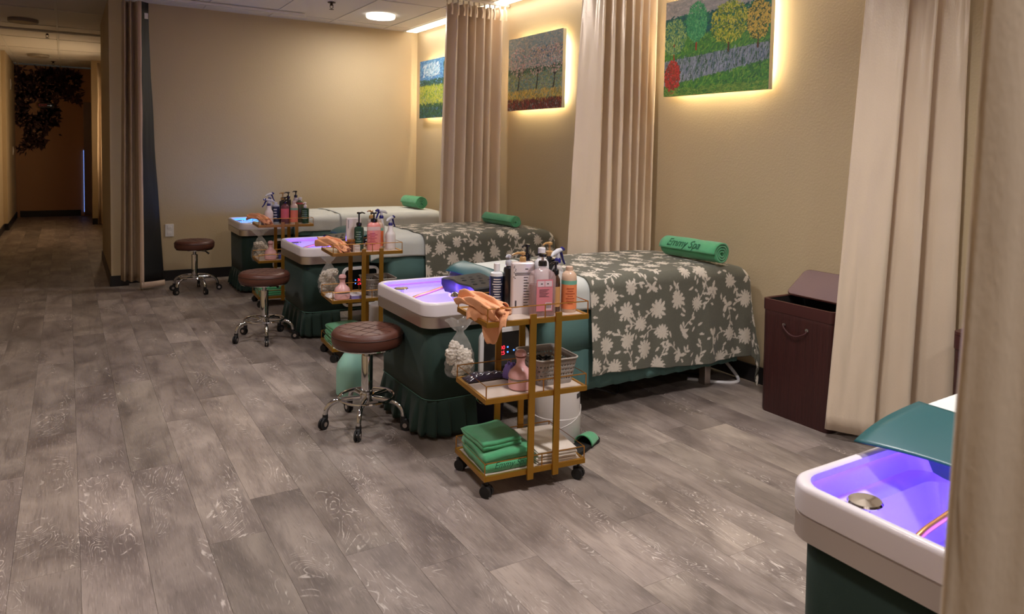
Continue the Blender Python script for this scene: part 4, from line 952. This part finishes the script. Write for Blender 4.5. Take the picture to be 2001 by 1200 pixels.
# ------------------------------------------------------------------ peach cloths draped over the tray corners
M_peach = mat('peach_cloth', (236, 168, 122), .9, bump=.3, bscale=300, var=.04, vscale=20, sheen=.3)
def peach(cart, label, seed, hang=True):
    loc, a = onto(cart, 0, 0, 0); e = empty('peach_cloth', loc, a, label, 'cloth', 'peach cloths on the trolleys')
    A = [(-.022, .205, .738), (-.004, .170, .750), (.022, .12, .748), (.052, .065, .738), (.075, .02, .726)] if hang else [(-.045, .19, .735), (-.01, .15, .745), (.03, .10, .742), (.065, .055, .728), (.085, .03, .705)]
    ax = crom(A, 9); n = len(ax); k = 46; P = np.zeros((n, k, 3)); W0 = .125 if hang else .12
    for i, p in enumerate(ax):
        t = i/(n-1); tg = (ax[min(i+1, n-1)]-ax[max(i-1, 0)]).normalized(); u = tg.cross(Vector((0, 0, 1))).normalized()   # u points to the front left
        for j in range(k):
            s_ = j/(k-1)*2-1; w_ = W0*(.80+.35*t)
            an = s_*1.75; rr_ = w_*.30
            off = rr_*math.sin(an)*1.0; zz = rr_*(math.cos(an)-1)*.9
            fold = .010*math.sin(s_*9+t*3+seed)+.006*math.sin(s_*17-t*7+seed)+.010*noise.noise(Vector((s_*3, t*5, seed)))
            endr = .010*math.sin(s_*16+seed)*(t > .9)+.006*math.sin(s_*13)*(t < .08)
            q = p+u*(off+fold*.5)+Vector((0, 0, zz+fold))+tg*endr; q.z = max(q.z, .672 if q.x-a*0 > 0 and q.y > 0 else .60)
            P[i, j] = q[:]
    grid_mesh('folded_part', P, None, M_peach, e, solid=.003)
    # inner roll showing at the front end
    m_ = 40; P = np.zeros((14, m_, 3)); c0 = ax[int(n*.45)]; c1 = ax[-1]+Vector((.012, -.01, -.012)); tg = (c1-c0).normalized(); u = tg.cross(Vector((0, 0, 1))).normalized(); v = u.cross(tg)
    for i in range(14):
        t = i/13; p = c0.lerp(c1, t)+Vector((0, 0, -.018))
        for j in range(m_):
            an = j/(m_-1)*2*PI*1.6; r_ = .026-.016*j/(m_-1); r_ += .004*math.sin(an*3+seed)*t
            q = p+u*math.cos(an)*r_*1.3+v*math.sin(an)*r_*.8+tg*(.006*math.sin(an*4) if i == 13 else 0); P[i, j] = q[:]
    grid_mesh('inner_roll', P, None, M_peach, e, solid=.003)
    if hang:
        ny, nx = 18, 30; P = np.zeros((ny, nx, 3))
        for i in range(ny):
            t = i/(ny-1)
            for j in range(nx):
                s_ = j/(nx-1); base = Vector((-.012, .14, .700)).lerp(Vector((.085, -.012, .694)), s_)
                L_ = .035+.085*math.exp(-((s_-.62)/.22)**2)+.006*math.sin(s_*38)
                q = base+Vector((-.78, -.5, 0))*(.020*min(1, t*2)+.012*math.sin(s_*15+seed)*t+.004*math.sin(s_*31))+Vector((0, 0, .012*(1-t)-L_*t))
                P[i, j] = q[:]
        grid_mesh('hanging_part', P, None, M_peach, e, solid=.003)
    return e
peach(ct, 'peach scallop-edged cloth draped over the nearest trolley corner', 0)
peach(c2, 'peach cloth rolled over the middle trolley corner', 2.0, False)
peach(c3, 'peach cloth rolled over the farthest trolley corner', 4.0, False)

# ------------------------------------------------------------------ pink massagers
M_pink = mat('pink_plastic', (226, 172, 172), .28, coat=.3)
def massager(cart, x, y, label, z=MZ):
    e = empty('scalp_massager', at(cart, x, y, z), 0, label, 'massager', 'pink bell shaped massagers')
    B().lathe([(.0001, 0), (.042, .001), (.047, .006), (.0475, .034), (.046, .038)], 32).build('base', M_pink, e)
    B().lathe([(.046, .038), (.0455, .039), (.0455, .046), (.046, .047)], 32).build('grey_ring', mat('grey_ring', (150, 138, 134), .3), e)
    B().lathe([(.048, .047), (.0475, .056), (.042, .070), (.030, .081), (.020, .091), (.0165, .102), (.017, .114), (.0205, .124)], 32).build('neck', M_pink, e)
    B().lathe([(.0205, .124), (.0215, .1255), (.0215, .128), (.0205, .1295)], 28).build('dark_band', mat('dark_band', (110, 50, 40), .4), e)
    B().lathe([(.0205, .1295), (.0235, .134), (.021, .146), (.012, .153), (.0001, .155)], 28).build('knob', M_pink, e)
    b = B()
    for k in range(10):
        a = 2*PI*k/10; b.tube([(.036*math.cos(a), .036*math.sin(a), .0), (.036*math.cos(a), .036*math.sin(a), .004)], .004, 6)
    b.build('nodes', M_white, e)
massager(ct, .185, .085, 'pink bell shaped scalp massager on the nearest trolley')
massager(c2, .075, .06, 'pink bell shaped scalp massager on the middle trolley')
massager(c3, .11, .09, 'pink bell shaped scalp massager on the farthest trolley')

# ------------------------------------------------------------------ grey slotted baskets
M_bask = mat('grey_basket', (150, 142, 136), .5)
def basket(cart, x0, y0, w_, d_, h_, label, rz=0, divider=False):
    loc, a = onto(cart, x0, y0, MZ, rz); e = empty('grey_basket', loc, a, label, 'basket', 'grey slotted baskets')
    levels = [0, .010, .020, .026, .038, .044, .056, .062, .074, .080, .092, h_]
    ring0 = rrect(0, 1, 0, 1, .1, 4)
    def ring(z):
        i = .016*(1-z/h_); pts = []
        cor = rrect(i, w_-i, i, d_-i, .022, 4, z); N_ = len(cor)
        for q in range(N_):
            p, nx = Vector(cor[q]), Vector(cor[(q+1) % N_]); L_ = (nx-p).length
            k = 1 if L_ < .03 else 20
            pts += [tuple(p.lerp(nx, s/k)) for s in range(k)]
        return pts
    R_ = [ring(min(z, h_)) for z in levels]; n = len(R_[0]); vs = [p for r in R_ for p in r]; fs = []
    lens = [(Vector(R_[3][(k+1) % n])-Vector(R_[3][k])).length for k in range(n)]
    for i in range(len(R_)-1):
        for k in range(n):
            slot = i in (2, 4, 6, 8) and k % 2 == (i//2) % 2 and i > 0
            if i in (2, 4, 6, 8) and slot and .003 < lens[k]: continue
            fs.append((i*n+k, i*n+(k+1) % n, (i+1)*n+(k+1) % n, (i+1)*n+k))
    fs.append(tuple(range(n))[::-1])
    B().add(vs, fs).build('slotted_wall', M_bask, e, solid=.002, angle=30)
    B().tube(rrect(-.002, w_+.002, -.002, d_+.002, .024, 4, h_), .0035, 6, closed=True).build('rim', mat('basket_rim', (176, 168, 160), .4), e)
    if divider: B().box((w_/2, d_/2, h_*.6), (.003, d_-.02, h_*.75)).build('divider', M_bask, e, smooth=False)
    return e
bk = basket(ct, .250, .055, .182, .215, .105, 'grey slotted basket holding black hair tools on the nearest trolley')
basket(c2, .235, .06, .19, .21, .105, 'grey slotted basket with divider on the middle trolley', divider=True)
loc, a = onto(ct, .30, .13, MZ+.058); e = empty('hair_brush', loc, a+.5, 'black hair brush with white tag in the grey basket', 'brush')
B().lathe([(.0001, -.014), (.03, -.010), (.036, 0), (.028, .012), (.0001, .016)], 20, sx=1.35).build('brush_head', M_black, e)
B().tube([(.04, 0, .0), (.08, .02, .004), (.12, .05, .006)], [.009, .007, .009], 10).build('handle', M_black, e)
B().box((.035, -.012, .016), (.014, .010, .003), rot=(.4, .3, .6)).build('tag', m_plain((210, 214, 214)), e, smooth=False)
loc, a = onto(ct, .335, .18, MZ+.05); e = empty('hair_clip_pile', loc, a+.2, 'black coiled cable in the grey basket on the nearest trolley', 'cable')
B().tube([((.032+.004*math.sin(t*3))*math.cos(t), (.030)*math.sin(t), .004*t/2+.006*math.sin(t*5)) for t in np.linspace(0, 15, 80)], .0045, 7).build('cable_coil', M_black, e)
e.name = 'coiled_cable'
B().box((.03, .0, .030), (.016, .012, .008), .002).build('plug', M_rubber, e, smooth=False)
# dark foil pouch and lilac wrapper on the middle shelf
def crumple(name, w_, d_, h_, m, loc, rz, label, cat, seed=1, amp=.012):
    ny, nx = 22, 30; P = np.zeros((ny, nx, 3))
    for i in range(ny):
        for j in range(nx):
            u, v = j/(nx-1), i/(ny-1); e_ = min(u, 1-u, v, 1-v)*4
            P[i, j] = ((u-.5)*w_+.004*noise.noise(Vector((u*8, v*8, seed))), (v-.5)*d_, h_*min(1, e_)**.6+amp*(.6+abs(noise.noise(Vector((u*6, v*6, seed+3)))))*min(1, e_+.15))
    o = grid_mesh(name, P, None, m, None, solid=.001, smooth=False); o.location = loc; o.rotation_euler.z = rz; return tag(o, label, cat)
loc, a = onto(ct, .11, .245, MZ+.003)
crumple('foil_pouch', .19, .07, .010, mat('dark_foil', (52, 44, 62), .22, coat=.6), loc, a+.05, 'dark glossy foil pouch lying on the nearest trolley middle shelf', 'pouch', 2)
loc, a = onto(ct, .20, .205, MZ+.003)
crumple('lilac_wrapper', .05, .05, .045, mat('lilac_film', (140, 120, 214), .4), loc, a+.4, 'small lilac wrapper behind the pink massager', 'wrapper', 5, .02)
loc, a = onto(c2, .17, .12, MZ+.002)
crumple('tissue_sheet', .10, .10, .012, mat('tissue', (216, 206, 202), .8), loc, a+.3, 'white tissue lying beside the massager on the middle trolley', 'tissue', 6, .012)
loc, a = onto(c2, .03, .13, MZ+.002)
crumple('tissue_sheet', .07, .08, .010, MATS['tissue'], loc, a+.1, 'white tissue at the left rail of the middle trolley', 'tissue', 7, .016)
e = empty('lilac_box', at(c2, .165, .045, MZ), 0, 'small lilac box on the middle shelf of the middle trolley', 'box')
B().box((0, 0, .010), (.085, .045, .020), .002).build('box_body', m_plain((150, 140, 214), .5), e, smooth=False)
B().box((0, 0, .0215), (.087, .047, .004), .001).build('box_lid', m_plain((214, 208, 226), .5), e, smooth=False)
e = empty('small_clear_box', at(c3, .20, .12, MZ), 0, 'small blue lit box beside the massager on the farthest trolley', 'box')
B().box((0, 0, .022), (.05, .05, .044), .003).build('box_body', m_plain((70, 84, 160), .4), e, smooth=False)
B().box((0, 0, .046), (.052, .052, .005), .001).build('box_lid', m_plain((40, 44, 80), .4), e, smooth=False)

# ------------------------------------------------------------------ folded towels and paper
def folded(loc, rz, w_, d_, h_, layers, label, m=M_towel, seed=1, group=None, text=None, name='folded_towel'):
    e = empty(name, loc, rz, label, 'towel', group)
    lh = h_/layers; n = 12
    pts = []
    for L_ in range(layers):     # serpentine cross-section in y-z: each layer runs across and folds over
        z = lh*(L_+.5); a, b = (0, d_) if L_ % 2 == 0 else (d_, 0)
        pts += [(a+(b-a)*(.06+.88*k/(n-1)), z) for k in range(n)]
        if L_ < layers-1: pts.append((b+(.004 if b else -.004)*1, z+lh/2))
    m_ = 24; P = np.zeros((m_, len(pts), 3))
    for i in range(m_):
        x = w_*i/(m_-1)
        for j, (y, z) in enumerate(pts):
            t = z/h_; ed = min(i, m_-1-i)/(m_-1)
            P[i, j] = (x+.004*noise.noise(Vector((y*20, z*60, seed))), y+.006*noise.noise(Vector((x*9, z*40, seed+5))), z+t*.012*noise.noise(Vector((x*9, y*9, seed)))-.006*t*max(0, 1-ed*9))
    grid_mesh('cloth_layers', P, None, m, e, solid=lh*.86)
    if text:
        vs, fs = text_geo(text, .034, .35, .95)
        B().add([(v.x+w_*.45, -.010-lh*.2, h_*.52+v.y) for v in vs], fs).build('embroidery', M_thread, e, smooth=False, fix=False)
    return e
loc, a = onto(ct, .016, .018, BZ+.001); folded(loc, a-.02, .205, .25, .075, 2, 'lower green folded towel with script in the nearest trolley bottom tray', seed=2, group='green folded towels', text='Emmy Spa')
loc, a = onto(ct, .022, .045, BZ+.078); folded(loc, a+.04, .165, .215, .034, 2, 'upper green folded towel lying on the scripted one', seed=7, group='green folded towels')
for k in range(3):
    loc, a = onto(c2, .018+.006*k, .04+.004*k, BZ+.001+.037*k); folded(loc, a+.02*k, .19, .235-.01*k, .035, 2, ['bottom', 'middle', 'top'][k]+' green folded towel of the stack on the middle trolley', seed=11+k, group='green folded towels')
for k in range(2):
    loc, a = onto(c3, .02, .03, BZ+.001+.037*k); folded(loc, a, .20, .24, .035, 2, ['lower', 'upper'][k]+' green folded towel in the farthest trolley bottom tray', seed=21+k, group='green folded towels')
for k in range(8):
    loc, a = onto(ct, .332+.002*math.sin(k*2.1), .148+.002*math.cos(k*3), BZ+.0035+.0062*k, .03*math.sin(k*1.7)-.06)
    o = B().box((0, 0, 0), (.175-.001*k, .255, .0045), .0018).build('paper_towel', mat('white_paper', (226, 214, 202), .8, bump=.2, bscale=200), smooth=False)
    o.location = loc; o.rotation_euler.z = a; tag(o, {0: 'bottom white paper towel of the stack on the nearest trolley', 7: 'topmost white paper towel of the stack on the nearest trolley'}.get(k, 'white paper towel inside the stack on the nearest trolley'), 'towel', 'white disposable towels in a stack')

# ------------------------------------------------------------------ plastic bags with waste
M_bag = mat('clear_bag', (232, 228, 224), .12, alpha=.26, coat=1.0, spec=.9)
MATS['clear_bag'].node_tree.nodes['Principled BSDF'].inputs['Alpha'].default_value = .17
M_tiss = mat('crumpled_tissue', (222, 212, 200), .85, bump=.3, bscale=60)
def bag(loc, rz, label, w_=.065, h_=.26, seed=1, d_=.045):
    e = empty('plastic_bag', loc, rz, label, 'bag', 'clear waste bags hanging from the basins')
    prof = [(.15, 0), (.62, .015), (.90, .07), (1.0, .17), (1.0, .32), (.90, .46), (.68, .60), (.44, .72), (.22, .82), (.34, .90), (.60, 1.0)]
    prof = crom([(r_, z_, 0) for r_, z_ in prof], 5); n = 64; P = np.zeros((len(prof), n+1, 3))
    for i, p in enumerate(prof):
        for j in range(n+1):
            a = 2*PI*(j % n)/n; top = max(0, p.y-.40)
            cre = abs(math.sin(a*5+seed+p.y*2))**.6-.5
            q = 1+.16*noise.noise(Vector((math.cos(a)*2.5, math.sin(a)*2.5, p.y*5+seed)))+.10*noise.noise(Vector((math.cos(a)*6, math.sin(a)*6, p.y*13+seed)))+.55*cre*top
            P[i, j] = (w_*p.x*q*math.cos(a)*(1+.5*(p.y > .84)*abs(math.cos(a))), d_*p.x*q*math.sin(a), h_*(p.y-1)+(.018*abs(math.sin(a*2)) if p.y > .93 else 0))
    grid_mesh('film', P, None, M_bag, e, smooth=False)
    rn = random.Random(seed)
    for k in range(20):
        bm = bmesh.new(); bmesh.ops.create_icosphere(bm, subdivisions=3, radius=1); r_ = rn.uniform(.018, .028)
        cx, cy, cz = rn.uniform(-.6, .6)*w_, rn.uniform(-.4, .4)*d_, -h_+.026+rn.uniform(0, .48)*h_
        for v in bm.verts:
            q = 1+.5*noise.noise(v.co*2.6+Vector((k*5, seed, 0)))+.2*noise.noise(v.co*7+Vector((k, 0, seed))); v.co = Vector((v.co.x*r_*q*1.1+cx, v.co.y*r_*q*.8+cy, v.co.z*r_*q+cz))
        b = B(); b.bm(bm); b.build('crumpled_tissue', M_tiss, e, smooth=False)
    return e
bag((1.475, 2.815, .545), -.1, 'clear bag of crumpled tissues beside the nearest trolley', .066, .25, 1)
bag((1.495, 4.775, .575), 0, 'clear bag of tissues hanging by the middle trolley', .066, .26, 4)
bag((1.44, 6.56, .56), .1, 'clear bag of tissues hanging by the farthest trolley', .075, .27, 8)

# ------------------------------------------------------------------ under the beds
def canister(loc, label, light=False, r=.112, h=.245):
    e = empty('water_heater', loc, 0, label, 'appliance', 'white round appliances under the beds')
    B().lathe([(.0001, 0), (r*.98, 0), (r, .006), (r*1.0, h*.45), (r*.985, h*.455), (r*.975, h*.46), (r*.95, h-.014), (r*.9, h-.003), (r*.86, h), (.0001, h)], 44).build('housing', mat('warm_white_plastic', (214, 206, 202), .35), e)
    g = B()
    for k in range(5):
        a = -1.15+k*.075; x, y = r*.957*math.cos(a), r*.957*math.sin(a); g.box((x, y, h-.04), (.004, .004, .022), rot=(0, 0, a))
    g.build('vents', mat('vent_dark', (70, 64, 62), .6), e, smooth=False)
    pts = []
    for k in range(24):
        a = -2.2+k*.075; pts.append((r*1.002*math.cos(a), r*1.002*math.sin(a), .07+.075*(k/23)**1.2))
    B().tube(pts, .0016, 5).build('curved_seam', mat('seam_white', (238, 232, 228), .4), e)
    if light: B().lathe([(.0001, h+.002), (.020, h+.001), (.022, h-.002)], 20, c=(-.03, -.03, 0)).build('red_lamp', mat('red_lamp', (255, 90, 100), .4, emit=(255, 50, 70), estr=2.0), e)
    return e
canister((1.905, 2.672, 0), 'white round appliance on the floor behind the nearest trolley')
canister((1.84, 4.62, 0), 'white round appliance with red lamp behind the middle trolley', True)
e = empty('navy_bin', (1.70, 3.02, 0), -.05, 'dark navy bin with handle under the nearest basin', 'bin')
B().rings([rrect(-.09, .09, -.07, .07, .02, 4, 0), rrect(-.10, .10, -.08, .08, .02, 4, .155), rrect(-.103, .103, -.083, .083, .02, 4, .16), rrect(-.096, .096, -.076, .076, .02, 4, .16), rrect(-.086, .086, -.066, .066, .02, 4, .01)], cap0=True, cap1=True).build('bin_body', M_navybag, e, angle=30)
B().tube(crom([(-.07, -.083, .145), (-.05, -.098, .115), (.0, -.104, .105), (.05, -.098, .115), (.07, -.083, .145)], 5), .004, 8).build('handle', M_chrome, e)
e = empty('pale_jug', (1.275, 3.66, 0), 0, 'pale mint plastic jug on the floor behind the nearest basin', 'jug')
B().lathe([(.0001, 0), (.075, 0), (.082, .008), (.082, .13), (.074, .17), (.045, .215), (.026, .235), (.024, .26)], 30).build('jug_body', mat('mint_plastic', (150, 200, 184), .4), e)
B().lathe([(.0001, .258), (.028, .258), (.028, .285), (.0001, .286)], 20).build('jug_cap', M_white, e)
e = empty('slipper', (1.93, 2.50, 0), .5, 'green slipper on the floor at the nearest trolley', 'slipper')
pts = crom([(-.11, -.025, 0), (-.115, .02, 0), (-.06, .035, 0), (.03, .036, 0), (.10, .04, 0), (.125, .0, 0), (.10, -.04, 0), (.02, -.036, 0), (-.06, -.034, 0), (-.11, -.025, 0)], 5)[:-1]
B().prism([(p.x, p.y) for p in pts], 0, .016).build('sole', M_rubber, e, angle=30)
P = np.zeros((10, 14, 3))
for i in range(10):
    for j in range(14):
        t = i/9; a = PI*j/13; P[i, j] = (.005+.085*t, -.042*math.cos(a)*(1-.12*t), .012+(.040-.012*t)*math.sin(a))
grid_mesh('strap', P, None, M_towel, e, solid=.005)
# power cable and white plastic bag on floor behind hamper
o = B().tube(crom([(2.05, 3.0, .14), (2.15, 2.88, .13), (2.3, 2.86, .10), (2.5, 2.95, .02), (2.75, 3.2, .006), (3.0, 3.15, .006), (3.2, 3.0, .006)], 8), .005, 7).build('power_cable', M_black); tag(o, 'black power cable sagging under the nearest bed', 'cable')
o = B().tube(crom([(3.05, 2.98, .008), (3.15, 2.86, .008), (3.24, 2.80, .008), (3.31, 2.84, .02), (3.34, 3.0, .10)], 8), .010, 8).build('floor_cord', M_white); tag(o, 'white cord on the floor by the wall behind the dark hamper', 'cord')

# ------------------------------------------------------------------ hampers
def hamper(x0, x1, y0, y1, h, label, tilt=.62):
    cx, cy = (x0+x1)/2, (y0+y1)/2; e = empty('laundry_hamper', (cx, cy, 0), 0, label, 'hamper', 'dark bamboo laundry hampers')
    W_, D_ = x1-x0, y1-y0
    def rr(i, z, r_=.03): return rrect(-W_/2+i, W_/2-i, -D_/2+i, D_/2-i, r_, 5, z)
    B().rings([rr(.006, 0), rr(.004, .01), rr(0, .50), rr(0, h)], cap0=True).build('slatted_body', M_hamper, e, solid=.006, angle=30)
    B().rings([rr(.012, .06), rr(.010, h-.004)], cap0=True).build('cloth_liner', M_hampin, e, angle=30)
    B().rings([rr(-.005, h-.055), rr(-.006, h-.05), rr(-.006, h+.001), rr(.002, h+.003), rr(.010, h-.002)]).build('rim_binding', mat('rim_leather', (70, 34, 32), .4), e, angle=30)
    x = -W_/2-.006; b = B()
    B().tube(crom([(x, -.065, h-.115), (x-.008, -.06, h-.13), (x-.012, -.02, h-.150), (x-.012, .02, h-.150), (x-.008, .06, h-.125), (x, .065, h-.108)], 5), .004, 8).build('rope_handle', mat('rope_dark', (70, 34, 34), .7), e)
    for y in (-.065, .065): b.lathe([(.004, 0), (.009, .001), (.009, .003), (.004, .004)], 14, c=(0, 0, 0))
    b = B()
    for y in (-.065, .065): b.tube([(x+.002, y, h-.112), (x-.002, y, h-.112)], .009, 14)
    b.build('eyelets', M_chrome, e)
    # folding lid, half raised
    q = D_/2-.004; hx = .0; hw = W_/2
    lid = B().rings([[(px, py, z) for px, py, _ in rrect(0, .19, -q, q, .03, 5)] for z in (0, .012)], cap0=True, cap1=True).build('folding_lid', M_hamplid, e, angle=30)
    lid.location = (.03, 0, h+.004); lid.rotation_euler = (0, -tilt, 0)
    B().tube([(px, py, .006) for px, py, _ in rrect(0, .19, -q, q, .03, 5)], .0065, 6, closed=True).build('lid_binding', mat('rim_leather', (70, 34, 32), .4), lid)
    return e
hamper(3.035, 3.335, 2.055, 2.455, .58, 'dark brown hamper with its lid raised, between the bed and the curtain')
h2 = hamper(3.035, 3.335, 1.12, 1.52, .60, 'dark brown hamper at right, seen between the two beige curtains', 1.0)
B().rings([rrect(-.156, .0, -.206, .206, .03, 5, .603), rrect(-.156, .0, -.206, .206, .03, 5, .616)], cap0=True, cap1=True).build('closed_lid_half', mat('rim_leather', (70, 34, 32), .4), h2, angle=30)

for o_ in bpy.data.objects:
    if o_.name.startswith(('label_print', 'vents', 'stitching', 'indicator_dots', 'lettering', 'digits')) and o_.parent: o_['kind'] = 'stuff'
